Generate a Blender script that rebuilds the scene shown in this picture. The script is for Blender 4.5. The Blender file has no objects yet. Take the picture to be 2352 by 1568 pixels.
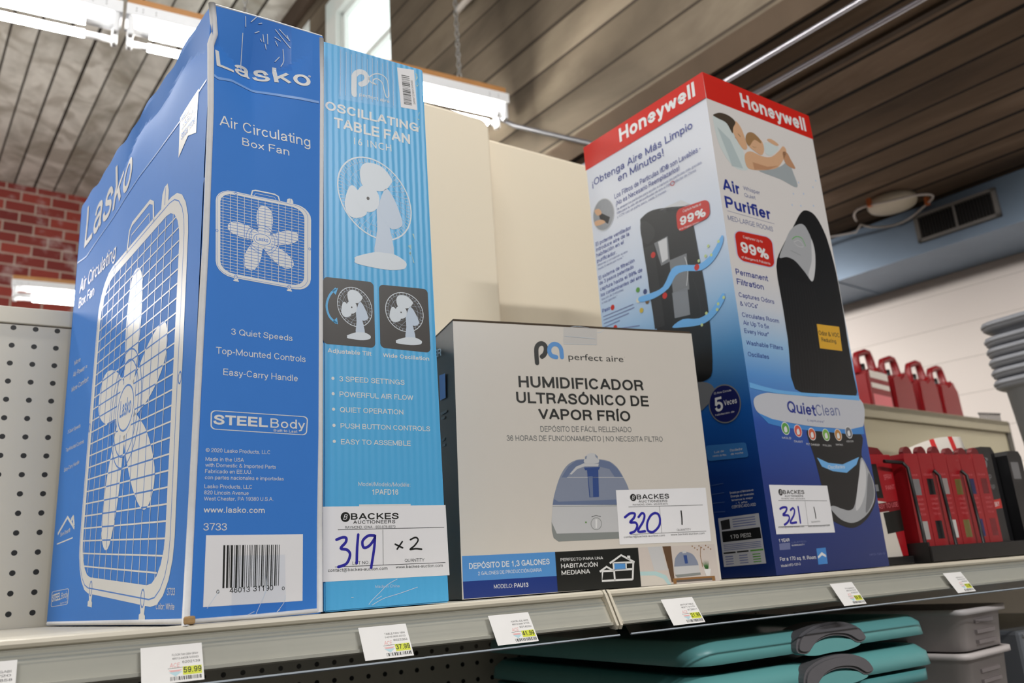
import bpy, bmesh, math, random
from mathutils import Vector, Matrix
random.seed(7)
SC = bpy.context.scene
COL = SC.collection
# ------------------------------------------------------------------ camera
cam_data = bpy.data.cameras.new('camera')
cam_data.sensor_fit = 'HORIZONTAL'; cam_data.sensor_width = 22.3; cam_data.lens = 18.0473
cam_data.clip_start = 0.02; cam_data.clip_end = 100
cam_data.dof.use_dof = True; cam_data.dof.focus_distance = 0.80; cam_data.dof.aperture_fstop = 5.0
cam = bpy.data.objects.new('camera', cam_data); COL.objects.link(cam)
CL = Vector((-0.12351, -0.73114, 0.01818))
cam.matrix_world = Matrix.Translation(CL) @ Matrix(((0.862589, -0.083373, -0.498987), (-0.50155, -0.270065, -0.821896), (-0.066235, 0.959226, -0.274771))).to_4x4()
SC.camera = cam
# ------------------------------------------------------------------ light and exposure
WORLD_STRENGTH = 0.10
TUBE_STRENGTH = 90.0
world = bpy.data.worlds.new('shop_ambience'); SC.world = world; world.use_nodes = True
wb = world.node_tree.nodes['Background']; wb.inputs[0].default_value = (1.0, 0.97, 0.93, 1); wb.inputs[1].default_value = WORLD_STRENGTH
def area_lamp(name, loc, rot, lx, ly, power, spread=180):
    d = bpy.data.lights.new(name, 'AREA'); d.shape = 'RECTANGLE'; d.size = lx; d.size_y = ly; d.energy = power
    d.color = (1.0, 0.98, 0.95); d.spread = math.radians(spread)
    o = bpy.data.objects.new(name, d); COL.objects.link(o); o.location = loc; o.rotation_euler = rot
def point_lamp(name, loc, power):
    d = bpy.data.lights.new(name, 'POINT'); d.shadow_soft_size = 0.25; d.energy = power; d.color = (1.0, 0.98, 0.95)
    o = bpy.data.objects.new(name, d); COL.objects.link(o); o.location = loc
# unseen lamps: side strips under the low ceiling, the rest added as fill
area_lamp('aisle_fill', (-1.7,-3.6,2.4), (0.75,0,0), 1.4, 0.12, 58)  # unseen area lights added to brighten the carton fronts
area_lamp('aisle_fill', (0.9,-3.6,2.4), (0.75,0,0), 1.4, 0.12, 84)
area_lamp('side_strip_lamp', (1.993,2.85,1.50), (0,-0.85,0.115), 0.12, 1.4, 44, 122)
area_lamp('side_strip_lamp', (2.347,-0.215,1.42), (0,-0.80,0.115), 0.12, 1.4, 20, 118)
area_lamp('overhead_fill', (0.5,0.15,2.6), (0,0,0), 1.4, 0.12, 46)  # unseen area light added above the shelf to lift its lip
point_lamp('room_fill', (1.7,5.0,1.95), 105)  # hidden point lights added to brighten ceiling, brick and plank wall
point_lamp('room_fill', (-1.6,4.9,1.95), 120)
point_lamp('room_fill', (-1.9,0.7,1.9), 105)  # added fill for the side faces of the cartons
SC.view_settings.view_transform = 'Standard'; SC.view_settings.look = 'None'
SC.view_settings.gamma = 1.0; SC.view_settings.use_curve_mapping = False
SC.view_settings.exposure = 0.0
SC.cycles.use_denoising = True
SC.cycles.max_bounces = 8

# ------------------------------------------------------------------ helpers: tags
def tag(o, label=None, cat=None, group=None, kind=None):
    if label: o['label'] = label
    if cat: o['category'] = cat
    if group: o['group'] = group
    if kind: o['kind'] = kind
    return o
def root(name, label, cat, loc=(0,0,0), rz=0.0, group=None):
    o = bpy.data.objects.new(name, None); COL.objects.link(o); o.empty_display_size = 0.05
    o.location = loc; o.rotation_euler = (0,0,rz)
    return tag(o, label, cat, group)
def srgb(c):
    def f(v):
        v /= 255.0
        return v/12.92 if v <= 0.04045 else ((v+0.055)/1.055)**2.4
    return (f(c[0]), f(c[1]), f(c[2]), 1.0)
# ------------------------------------------------------------------ helpers: materials
MATS = {}
def mat(name, col, rough=0.45, metal=0.0, spec=0.5, var=0.04, nscale=40.0, bump=0.0, bscale=200.0, emit=None, estr=1.0, coat=0.0, ridge=None):
    if name in MATS: return MATS[name]
    m = bpy.data.materials.new(name); m.use_nodes = True; nt = m.node_tree; p = nt.nodes['Principled BSDF']
    tc = nt.nodes.new('ShaderNodeTexCoord')
    base = srgb(col)
    if var:
        n = nt.nodes.new('ShaderNodeTexNoise'); n.inputs['Scale'].default_value = nscale; n.inputs['Detail'].default_value = 3
        nt.links.new(tc.outputs['Object'], n.inputs['Vector'])
        mx = nt.nodes.new('ShaderNodeMix'); mx.data_type = 'RGBA'
        mx.inputs[6].default_value = tuple(min(1, v*(1-var)) for v in base[:3])+(1,)
        mx.inputs[7].default_value = tuple(min(1, v*(1+var)) for v in base[:3])+(1,)
        nt.links.new(n.outputs['Fac'], mx.inputs[0]); nt.links.new(mx.outputs[2], p.inputs['Base Color'])
    else:
        p.inputs['Base Color'].default_value = base
    p.inputs['Roughness'].default_value = rough; p.inputs['Metallic'].default_value = metal
    p.inputs['Specular IOR Level'].default_value = spec; p.inputs['Coat Weight'].default_value = coat
    p.inputs['Coat Roughness'].default_value = 0.12
    if bump or ridge:
        b = nt.nodes.new('ShaderNodeBump')
        if ridge:
            w = nt.nodes.new('ShaderNodeTexWave'); w.bands_direction = ridge[0]; w.inputs['Scale'].default_value = ridge[1]; w.inputs['Distortion'].default_value = 0.6
            w.inputs['Detail'].default_value = 1.0
            nt.links.new(tc.outputs['Object'], w.inputs['Vector']); nt.links.new(w.outputs['Fac'], b.inputs['Height'])
            b.inputs['Strength'].default_value = ridge[2]; b.inputs['Distance'].default_value = 0.002
        else:
            n2 = nt.nodes.new('ShaderNodeTexNoise'); n2.inputs['Scale'].default_value = bscale; n2.inputs['Detail'].default_value = 4
            nt.links.new(tc.outputs['Object'], n2.inputs['Vector']); nt.links.new(n2.outputs['Fac'], b.inputs['Height'])
            b.inputs['Strength'].default_value = bump; b.inputs['Distance'].default_value = 0.002
        nt.links.new(b.outputs['Normal'], p.inputs['Normal'])
    if emit:
        p.inputs['Emission Color'].default_value = srgb(emit); p.inputs['Emission Strength'].default_value = estr
    MATS[name] = m
    return m
def clear_mat(name, gloss=0.10, rough=0.08, tint=(235,240,240), bump=0.0, bscale=90.0, strands=False):
    if name in MATS: return MATS[name]
    m = bpy.data.materials.new(name); m.use_nodes = True; nt = m.node_tree; nt.nodes.clear()
    out = nt.nodes.new('ShaderNodeOutputMaterial'); mix = nt.nodes.new('ShaderNodeMixShader')
    t = nt.nodes.new('ShaderNodeBsdfTransparent'); t.inputs[0].default_value = srgb(tint)
    g = nt.nodes.new('ShaderNodeBsdfGlossy'); g.inputs['Roughness'].default_value = rough
    lw = nt.nodes.new('ShaderNodeLayerWeight'); lw.inputs[0].default_value = 0.5
    ad = nt.nodes.new('ShaderNodeMath'); ad.operation = 'ADD'; ad.inputs[1].default_value = gloss; ad.use_clamp = True
    nt.links.new(node_math(nt, 'MULTIPLY', node_math(nt, 'POWER', lw.outputs['Facing'], 3.0), 0.22), ad.inputs[0]); nt.links.new(ad.outputs[0], mix.inputs[0])
    nt.links.new(t.outputs[0], mix.inputs[1]); nt.links.new(g.outputs[0], mix.inputs[2]); nt.links.new(mix.outputs[0], out.inputs[0])
    if bump:
        tc = nt.nodes.new('ShaderNodeTexCoord'); n = nt.nodes.new('ShaderNodeTexNoise'); n.inputs['Scale'].default_value = bscale; n.inputs['Detail'].default_value = 3
        n.inputs['Distortion'].default_value = 1.5
        b = nt.nodes.new('ShaderNodeBump'); b.inputs['Strength'].default_value = bump; b.inputs['Distance'].default_value = 0.004
        nt.links.new(tc.outputs['Object'], n.inputs['Vector']); nt.links.new(n.outputs['Fac'], b.inputs['Height'])
        nt.links.new(b.outputs[0], g.inputs['Normal'])
    MATS[name] = m
    return m
def node_math(nt, op, a, b=None):
    n = nt.nodes.new('ShaderNodeMath'); n.operation = op
    for i, v in enumerate((a, b)):
        if v is None: continue
        if hasattr(v, 'is_output'): nt.links.new(v, n.inputs[i])
        else: n.inputs[i].default_value = v
    return n.outputs[0]
def ramp(nt, fac, stops, interp='LINEAR'):
    r = nt.nodes.new('ShaderNodeValToRGB'); e = r.color_ramp.elements; r.color_ramp.interpolation = interp
    while len(e) < len(stops): e.new(0.5)
    for k, (p, c) in enumerate(stops):
        e[k].position = p; e[k].color = srgb(c) if len(c) == 3 else c
    nt.links.new(fac, r.inputs[0]); return r.outputs[0]
def plank_mat(name, width, phase, stops, gap=0.05, nscale=3.0, stretch=0.35, rough=0.85, seamcol=(30,27,24), patch=None, gapvar=True):
    """boards: uv.x across the boards, uv.y along them (metres)"""
    if name in MATS: return MATS[name]
    m = bpy.data.materials.new(name); m.use_nodes = True; nt = m.node_tree; p = nt.nodes['Principled BSDF']
    uv = nt.nodes.new('ShaderNodeUVMap'); sp = nt.nodes.new('ShaderNodeSeparateXYZ'); nt.links.new(uv.outputs[0], sp.inputs[0])
    t = node_math(nt, 'DIVIDE', node_math(nt, 'SUBTRACT', sp.outputs[0], phase), width)
    idx = node_math(nt, 'FLOOR', t); fr = node_math(nt, 'FRACT', t)
    edge = node_math(nt, 'MINIMUM', fr, node_math(nt, 'SUBTRACT', 1.0, fr))
    wn = nt.nodes.new('ShaderNodeTexWhiteNoise'); wn.noise_dimensions = '1D'; nt.links.new(idx, wn.inputs['W'])
    cmb = nt.nodes.new('ShaderNodeCombineXYZ')
    nt.links.new(sp.outputs[0], cmb.inputs[0]); nt.links.new(node_math(nt, 'MULTIPLY', sp.outputs[1], stretch), cmb.inputs[1])
    nt.links.new(node_math(nt, 'MULTIPLY', wn.outputs[0], 7.0), cmb.inputs[2])
    n = nt.nodes.new('ShaderNodeTexNoise'); n.inputs['Scale'].default_value = nscale; n.inputs['Detail'].default_value = 6; n.inputs['Roughness'].default_value = 0.6; n.inputs['Distortion'].default_value = 0.5
    nt.links.new(cmb.outputs[0], n.inputs['Vector'])
    f = node_math(nt, 'ADD', n.outputs['Fac'], node_math(nt, 'MULTIPLY', node_math(nt, 'SUBTRACT', wn.outputs[0], 0.5), 0.12))
    colr = ramp(nt, f, stops)
    if patch:
        v = nt.nodes.new('ShaderNodeTexNoise'); v.inputs['Scale'].default_value = patch[1]; v.inputs['Detail'].default_value = 2.5; v.inputs['Distortion'].default_value = 1.2
        nt.links.new(uv.outputs[0], v.inputs['Vector'])
        mk = ramp(nt, v.outputs['Fac'], [(0.46, (0,0,0)), (0.60, (255,255,255))])
        mx = nt.nodes.new('ShaderNodeMix'); mx.data_type = 'RGBA'; nt.links.new(node_math(nt, 'MULTIPLY', mk, patch[2]), mx.inputs[0])
        nt.links.new(colr, mx.inputs[6]); mx.inputs[7].default_value = srgb(patch[0]); colr = mx.outputs[2]
    g2 = node_math(nt, 'MULTIPLY', gap, node_math(nt, 'ADD', 0.55, wn.outputs[0])) if gapvar else gap
    seam = node_math(nt, 'LESS_THAN', edge, g2)
    mx = nt.nodes.new('ShaderNodeMix'); mx.data_type = 'RGBA'; nt.links.new(seam, mx.inputs[0]); nt.links.new(colr, mx.inputs[6]); mx.inputs[7].default_value = srgb(seamcol)
    nt.links.new(mx.outputs[2], p.inputs['Base Color'])
    p.inputs['Roughness'].default_value = rough; p.inputs['Specular IOR Level'].default_value = 0.2
    b = nt.nodes.new('ShaderNodeBump'); b.inputs['Strength'].default_value = 0.4; b.inputs['Distance'].default_value = 0.01
    nt.links.new(node_math(nt, 'SUBTRACT', n.outputs['Fac'], seam), b.inputs['Height']); nt.links.new(b.outputs[0], p.inputs['Normal'])
    MATS[name] = m
    return m
def pegboard_mat(name, col, ox, oz, px, pz, rad, hole=(12,11,10)):
    if name in MATS: return MATS[name]
    m = bpy.data.materials.new(name); m.use_nodes = True; nt = m.node_tree; p = nt.nodes['Principled BSDF']
    tc = nt.nodes.new('ShaderNodeTexCoord'); sp = nt.nodes.new('ShaderNodeSeparateXYZ'); nt.links.new(tc.outputs['Object'], sp.inputs[0])
    def cell(o, off, pitch):
        t = node_math(nt, 'DIVIDE', node_math(nt, 'SUBTRACT', o, off), pitch)
        fr = node_math(nt, 'SUBTRACT', node_math(nt, 'FRACT', node_math(nt, 'ADD', t, 0.5)), 0.5)
        return node_math(nt, 'MULTIPLY', fr, pitch)
    a = cell(sp.outputs[0], ox, px); c = cell(sp.outputs[2], oz, pz)
    d = node_math(nt, 'SQRT', node_math(nt, 'ADD', node_math(nt, 'MULTIPLY', a, a), node_math(nt, 'MULTIPLY', c, c)))
    h = node_math(nt, 'LESS_THAN', d, rad)
    h = node_math(nt, 'MULTIPLY', h, node_math(nt, 'LESS_THAN', sp.outputs[2], oz+pz*0.5))
    mx = nt.nodes.new('ShaderNodeMix'); mx.data_type = 'RGBA'; nt.links.new(h, mx.inputs[0]); mx.inputs[6].default_value = srgb(col); mx.inputs[7].default_value = srgb(hole)
    nt.links.new(mx.outputs[2], p.inputs['Base Color']); p.inputs['Roughness'].default_value = 0.5
    MATS[name] = m
    return m
# ------------------------------------------------------------------ helpers: meshes
def link(name, bm, mats, parent=None, smooth=False):
    me = bpy.data.meshes.new(name); bm.normal_update(); bm.to_mesh(me); bm.free()
    for q in (mats if isinstance(mats, (list, tuple)) else [mats]): me.materials.append(q)
    if smooth:
        for f in me.polygons: f.use_smooth = True
    o = bpy.data.objects.new(name, me); COL.objects.link(o)
    if parent: o.parent = parent
    return o
def add_box(bm, lo, hi, mi=0, bevel=0.0, seg=2):
    vs = [bm.verts.new((x, y, z)) for x in (lo[0], hi[0]) for y in (lo[1], hi[1]) for z in (lo[2], hi[2])]
    fs = [bm.faces.new([vs[i] for i in q]) for q in ((0,1,3,2),(4,6,7,5),(0,4,5,1),(2,3,7,6),(0,2,6,4),(1,5,7,3))]
    for f in fs: f.material_index = mi
    if bevel:
        es = list({e for f in fs for e in f.edges})
        r = bmesh.ops.bevel(bm, geom=es, offset=bevel, segments=seg, affect='EDGES', profile=0.5)
        for f in r['faces']: f.material_index = mi
def add_tube(bm, pts, rad, n=8, mi=0, closed=False, caps=True):
    pts = [Vector(p) for p in pts]; rings = []; N = len(pts); prev = None
    for i, p in enumerate(pts):
        a = pts[i-1] if (i > 0 or closed) else p; b = pts[(i+1) % N] if (i < N-1 or closed) else p
        t = (b-a).normalized()
        up = Vector((0,0,1)) if abs(t.z) < 0.9 else Vector((1,0,0))
        if prev is not None: up = prev
        s = t.cross(up).normalized(); u = s.cross(t).normalized(); prev = u
        r = rad[i] if isinstance(rad, (list, tuple)) else rad
        rings.append([bm.verts.new(p + (s*math.cos(2*math.pi*k/n) + u*math.sin(2*math.pi*k/n))*r) for k in range(n)])
    for i in range(N if closed else N-1):
        A, B = rings[i], rings[(i+1) % N]
        for k in range(n):
            f = bm.faces.new((A[k], A[(k+1) % n], B[(k+1) % n], B[k])); f.material_index = mi; f.smooth = True
    if caps and not closed:
        for r in (rings[0], rings[-1][::-1]):
            f = bm.faces.new(r); f.material_index = mi
def add_prism(bm, poly, axis, lo, hi, mi=0):
    """extrude a 2-D outline along an axis: axis 'x' outline (y,z); 'y' outline (x,z); 'z' outline (x,y)"""
    def P(p, h):
        return {'x': (h, p[0], p[1]), 'y': (p[0], h, p[1]), 'z': (p[0], p[1], h)}[axis]
    a = [bm.verts.new(P(p, lo)) for p in poly]; b = [bm.verts.new(P(p, hi)) for p in poly]; n = len(poly)
    fs = [bm.faces.new(a), bm.faces.new(b[::-1])]
    for i in range(n): fs.append(bm.faces.new((a[i], b[i], b[(i+1) % n], a[(i+1) % n])))
    for f in fs: f.material_index = mi
    bmesh.ops.recalc_face_normals(bm, faces=fs)
def rounded(w, d, r, n=5, cx=0, cy=0):
    out = []
    for sx, sy, a0 in ((1,1,0),(-1,1,90),(-1,-1,180),(1,-1,270)):
        for k in range(n+1):
            a = math.radians(a0 + 90*k/n)
            out.append((cx + sx*(w/2-r) + r*math.cos(a), cy + sy*(d/2-r) + r*math.sin(a)))
    return out
def add_loft(bm, loops, mi=0, caps=True, smooth=True):
    R = [[bm.verts.new(p) for p in L] for L in loops]; n = len(R[0]); fs = []
    for A, B in zip(R, R[1:]):
        for k in range(n):
            f = bm.faces.new((A[k], A[(k+1) % n], B[(k+1) % n], B[k])); f.smooth = smooth; fs.append(f)
    if caps: fs += [bm.faces.new(R[0][::-1]), bm.faces.new(R[-1])]
    for f in fs: f.material_index = mi
    bmesh.ops.recalc_face_normals(bm, faces=fs)
# ------------------------------------------------------------------ helpers: lettering
def spline(P, n=5, closed=True):
    out = []; N = len(P)
    for i in range(N if closed else N-1):
        p0 = P[(i-1) % N] if (closed or i > 0) else P[0]; p1 = P[i]; p2 = P[(i+1) % N]; p3 = P[(i+2) % N] if (closed or i < N-2) else P[-1]
        for k in range(n):
            t = k/n
            out.append(tuple(0.5*((2*p1[j]) + (-p0[j]+p2[j])*t + (2*p0[j]-5*p1[j]+4*p2[j]-p3[j])*t*t + (-p0[j]+3*p1[j]-3*p2[j]+p3[j])*t**3) for j in (0,1)))
    if not closed: out.append(P[-1])
    return out
# stroke alphabet: advance, then strokes; a stroke is a point list, E(...) an arc, S(...) a smooth run
def E(cx, cy, rx, ry, a0, a1, n=12):
    return [(cx+rx*math.cos(math.radians(a0+(a1-a0)*i/n)), cy+ry*math.sin(math.radians(a0+(a1-a0)*i/n))) for i in range(n+1)]
def S(*p): return spline([(p[i], p[i+1]) for i in range(0, len(p), 2)], 4, False)
def P(*p): return [(p[i], p[i+1]) for i in range(0, len(p), 2)]
def O(cx, cy, rx, ry): return ('loop', E(cx, cy, rx, ry, 0, 360, 22)[:-1])
STEM = P(.14,.06,.14,.94)
ALPHA = {
'A': (.94, [P(.09,.06,.44,.94,.50,.94,.85,.06), P(.22,.33,.72,.33)]),
'B': (.90, [STEM, P(.14,.94,.45,.94)+E(.47,.73,.22,.21,90,-90)+P(.14,.52), P(.45,.52)+E(.50,.29,.24,.23,90,-90)+P(.14,.06)]),
'C': (.97, [E(.50,.50,.37,.44,38,322,20)]),
'D': (.95, [('loop', P(.14,.06,.14,.94,.44,.94)+E(.44,.50,.37,.44,80,-80)+P(.44,.06))]),
'E': (.82, [P(.70,.94,.14,.94,.14,.06,.71,.06), P(.14,.51,.66,.51)]),
'F': (.77, [P(.68,.94,.14,.94,.14,.06), P(.14,.50,.60,.50)]),
'G': (1.04, [E(.51,.50,.38,.44,40,330,20), P(.56,.45,.88,.45,.88,.06)]),
'H': (.94, [STEM, P(.80,.06,.80,.94), P(.14,.51,.80,.51)]),
'I': (.28, [STEM]),
'J': (.72, [P(.55,.94,.55,.32)+E(.32,.30,.23,.24,0,-175)]),
'K': (.90, [STEM, P(.76,.94,.16,.38), P(.36,.56,.80,.06)]),
'L': (.74, [P(.14,.94,.14,.06,.68,.06)]),
'M': (1.12, [P(.14,.06,.14,.94,.56,.10,.98,.94,.98,.06)]),
'N': (.96, [P(.14,.06,.14,.92,.82,.08,.82,.94)]),
'O': (1.04, [O(.52,.50,.40,.44)]),
'P': (.86, [STEM, P(.14,.94,.46,.94)+E(.50,.69,.24,.25,90,-90)+P(.14,.44)]),
'Q': (1.04, [O(.52,.50,.40,.44), P(.62,.28,.90,.02)]),
'R': (.92, [STEM, P(.14,.94,.48,.94)+E(.52,.71,.24,.23,90,-90)+P(.14,.48), P(.52,.48,.70,.40,.74,.20,.80,.06)]),
'S': (.87, [S(.74,.68,.67,.87,.43,.94,.20,.85,.18,.66,.41,.54,.63,.46,.76,.30,.68,.12,.43,.06,.18,.13,.10,.32)]),
'T': (.80, [P(.07,.94,.73,.94), P(.40,.94,.40,.06)]),
'U': (.94, [P(.14,.94,.14,.38)+E(.47,.36,.33,.30,180,360)+P(.80,.94)]),
'V': (.84, [P(.07,.94,.42,.06,.77,.94)]),
'W': (1.22, [P(.07,.94,.32,.06,.61,.92,.90,.06,1.15,.94)]),
'X': (.84, [P(.09,.94,.75,.06), P(.75,.94,.09,.06)]),
'Y': (.86, [P(.08,.94,.43,.44,.78,.94), P(.43,.44,.43,.06)]),
'Z': (.82, [P(.10,.94,.70,.94,.09,.06,.74,.06)]),
'a': (.74, [S(.14,.50,.21,.62,.36,.66,.51,.61,.56,.48), P(.56,.50,.56,.16,.62,.06), S(.55,.40,.36,.37,.18,.32,.12,.20,.18,.09,.32,.05,.46,.10,.55,.24)]),
'b': (.76, [P(.13,.06,.13,.94), O(.38,.36,.25,.30)]),
'c': (.69, [E(.37,.36,.25,.30,42,318,16)]),
'd': (.76, [P(.63,.06,.63,.94), O(.38,.36,.25,.30)]),
'e': (.74, [P(.12,.37,.60,.37)+E(.37,.36,.25,.30,4,322,18)]),
'f': (.41, [S(.40,.93,.28,.91,.22,.78,.22,.50,.22,.06), P(.06,.66,.38,.66)]),
'g': (.76, [P(.63,.66,.63,.02)+E(.38,-.02,.25,.20,0,-155), O(.38,.36,.25,.30)]),
'h': (.74, [P(.13,.06,.13,.94), E(.37,.43,.24,.23,180,0)+P(.61,.06)]),
'i': (.27, [P(.13,.06,.13,.66), P(.13,.92,.13,.94)]),
'j': (.27, [P(.14,.66,.14,-.14,.02,-.22), P(.14,.92,.14,.94)]),
'k': (.69, [P(.13,.06,.13,.94), P(.56,.66,.15,.28), P(.30,.42,.60,.06)]),
'l': (.27, [P(.13,.06,.13,.94)]),
'm': (1.12, [P(.13,.06,.13,.66), E(.35,.45,.21,.21,180,0)+P(.56,.06), E(.77,.45,.21,.21,180,0)+P(.98,.06)]),
'n': (.74, [P(.13,.06,.13,.66), E(.37,.43,.24,.23,180,0)+P(.61,.06)]),
'o': (.75, [O(.37,.36,.26,.30)]),
'p': (.76, [P(.13,-.22,.13,.66), O(.38,.36,.25,.30)]),
'q': (.76, [P(.63,-.22,.63,.66), O(.38,.36,.25,.30)]),
'r': (.45, [P(.13,.06,.13,.66), S(.13,.40,.20,.58,.40,.65)]),
's': (.67, [S(.53,.50,.46,.63,.32,.66,.16,.59,.17,.45,.32,.38,.48,.32,.55,.20,.48,.08,.32,.05,.15,.09,.09,.22)]),
't': (.40, [P(.20,.86,.20,.18,.26,.07,.36,.06), P(.06,.66,.36,.66)]),
'u': (.74, [P(.61,.66,.61,.06), P(.13,.66,.13,.30)+E(.37,.29,.24,.23,180,360)]),
'v': (.66, [P(.08,.66,.33,.06,.58,.66)]),
'w': (.97, [P(.08,.66,.27,.06,.485,.64,.70,.06,.89,.66)]),
'x': (.66, [P(.09,.66,.57,.06), P(.57,.66,.09,.06)]),
'y': (.66, [P(.08,.66,.33,.06), P(.58,.66,.28,-.16,.12,-.22)]),
'z': (.66, [P(.10,.66,.55,.66,.09,.06,.58,.06)]),
'0': (.74, [O(.37,.50,.26,.44)]),
'1': (.74, [P(.16,.72,.34,.80,.42,.94,.42,.06)]),
'2': (.74, [S(.11,.66,.17,.86,.37,.94,.57,.86,.61,.68,.50,.48,.26,.28,.11,.06), P(.11,.06,.63,.06)]),
'3': (.74, [S(.11,.74,.19,.89,.36,.94,.54,.87,.58,.71,.50,.57,.34,.52), S(.34,.52,.53,.47,.63,.30,.57,.13,.37,.06,.18,.11,.09,.26)]),
'4': (.74, [P(.50,.06,.50,.94,.08,.28,.68,.28)]),
'5': (.74, [P(.58,.94,.19,.94,.13,.48), S(.13,.48,.34,.60,.55,.51,.62,.33,.55,.14,.36,.06,.18,.10,.10,.25)]),
'6': (.74, [S(.59,.74,.50,.90,.36,.94,.18,.82,.11,.52,.12,.32), O(.37,.32,.25,.26)]),
'7': (.74, [P(.10,.94,.63,.94,.42,.50,.31,.06)]),
'8': (.74, [O(.37,.72,.21,.22), O(.37,.29,.25,.23)]),
'9': (.74, [S(.15,.26,.24,.10,.38,.06,.56,.18,.63,.48,.62,.68), O(.37,.68,.25,.26)]),
'.': (.36, [P(.18,.05,.18,.07)]), ',': (.36, [P(.18,.07,.18,.05,.14,-.08)]), ':': (.36, [P(.18,.05,.18,.07), P(.18,.60,.18,.62)]), '-': (.42, [P(.10,.38,.32,.38)]),
'!': (.36, [P(.18,.05,.18,.07), P(.18,.34,.18,.94)]), '\u00a1': (.36, [P(.18,.60,.18,.62), P(.18,-.26,.18,.34)]), "'": (.26, [P(.13,.74,.13,.94)]), '*': (.40, [P(.20,.70,.20,.96), P(.09,.77,.31,.90), P(.31,.77,.09,.90)]),
'/': (.40, [P(.02,.0,.38,.96)]), '|': (.30, [P(.15,-.14,.15,.98)]), '(': (.38, [S(.30,.98,.14,.70,.14,.20,.30,-.14)]), ')': (.38, [S(.08,.98,.24,.70,.24,.20,.08,-.14)]), '=': (.78, [P(.10,.56,.68,.56), P(.10,.30,.68,.30)]), '+': (.78, [P(.10,.43,.68,.43), P(.39,.14,.39,.72)]),
'%': (1.18, [O(.28,.72,.17,.20), O(.90,.26,.17,.20), P(.80,.96,.38,.04)]),
'&': (.92, [S(.84,.06,.40,.56,.24,.76,.40,.93,.54,.78,.40,.58,.16,.40,.13,.18,.34,.05,.60,.12,.74,.40)]),
'@': (1.36, [O(.66,.36,.22,.26), E(.68,.36,.56,.56,-60,-330,24), P(.88,.62,.88,.22,1.0,.12,1.2,.24)]),
'\u2022': (.46, [O(.23,.44,.06,.06)]), '\u00b0': (.40, [O(.20,.80,.11,.11)]), '\u00ae': (1.0, [O(.50,.50,.42,.42), P(.36,.26,.36,.74,.56,.74,.62,.62,.54,.50,.36,.50), P(.52,.50,.64,.26)]), '\u00a9': (1.0, [O(.50,.50,.42,.42), E(.50,.50,.20,.22,45,315)]),
}
for _c, _b, _x, _y in (('\u00e1','a',.40,.80), ('\u00e9','e',.38,.80), ('\u00f3','o',.38,.80), ('\u00fa','u',.38,.80), ('\u00d3','O',.54,1.06), ('\u00cd','I',.16,1.06), ('\u00c1','A',.50,1.06)):
    ALPHA[_c] = (ALPHA[_b][0], ALPHA[_b][1]+[P(_x-.05,_y,_x+.07,_y+.12)])
ALPHA['\u00e8'] = (ALPHA['e'][0], ALPHA['e'][1]+[P(.44,.80,.32,.92)]); ALPHA['\u00ed'] = (.27, [P(.13,.06,.13,.66), P(.10,.80,.20,.92)]); ALPHA['\u00f1'] = (.74, ALPHA['n'][1]+[S(.22,.80,.32,.86,.42,.80,.52,.86)])
TXT = {}
def ribbon(pts, w, closed):
    n = len(pts); L = []; R = []
    if not closed:
        def ext(a, b):
            l = math.hypot(a[0]-b[0], a[1]-b[1]) or 1e-9; k = w/2 if min(abs(a[0]-b[0]), abs(a[1]-b[1])) < 0.12*l else w*0.2; return (a[0]+(a[0]-b[0])/l*k, a[1]+(a[1]-b[1])/l*k)
        pts = [ext(pts[0], pts[1])]+list(pts[1:-1])+[ext(pts[-1], pts[-2])]
    for i in range(n):
        a = pts[i-1] if (i or closed) else None; b = pts[i]; c = pts[(i+1) % n] if (i < n-1 or closed) else None
        def nrm(p, q):
            l = math.hypot(q[0]-p[0], q[1]-p[1]) or 1e-9; return (-(q[1]-p[1])/l, (q[0]-p[0])/l)
        n1 = nrm(a, b) if a else nrm(b, c); n2 = nrm(b, c) if c else n1
        m = (n1[0]+n2[0], n1[1]+n2[1]); l2 = m[0]*m[0]+m[1]*m[1]
        k = min(2.0/max(l2, 1e-6), 1.6); m = (m[0]*k*w/2, m[1]*k*w/2)
        L.append((b[0]+m[0], b[1]+m[1])); R.append((b[0]-m[0], b[1]-m[1]))
    return L+R, [[n+i, n+(i+1) % n, (i+1) % n, i] for i in range(n if closed else n-1)]
def pieces(q, w):
    """break a stroke where it turns sharply, so that no corner is pinched"""
    runs = [[q[0]]]
    for i in range(1, len(q)):
        runs[-1].append(q[i])
        if i < len(q)-1:
            a = (q[i][0]-q[i-1][0], q[i][1]-q[i-1][1]); b = (q[i+1][0]-q[i][0], q[i+1][1]-q[i][1])
            if (a[0]*b[0]+a[1]*b[1]) < -0.2*math.hypot(*a)*math.hypot(*b): runs.append([q[i]])
    return [ribbon(r, w, False) for r in runs]
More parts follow.
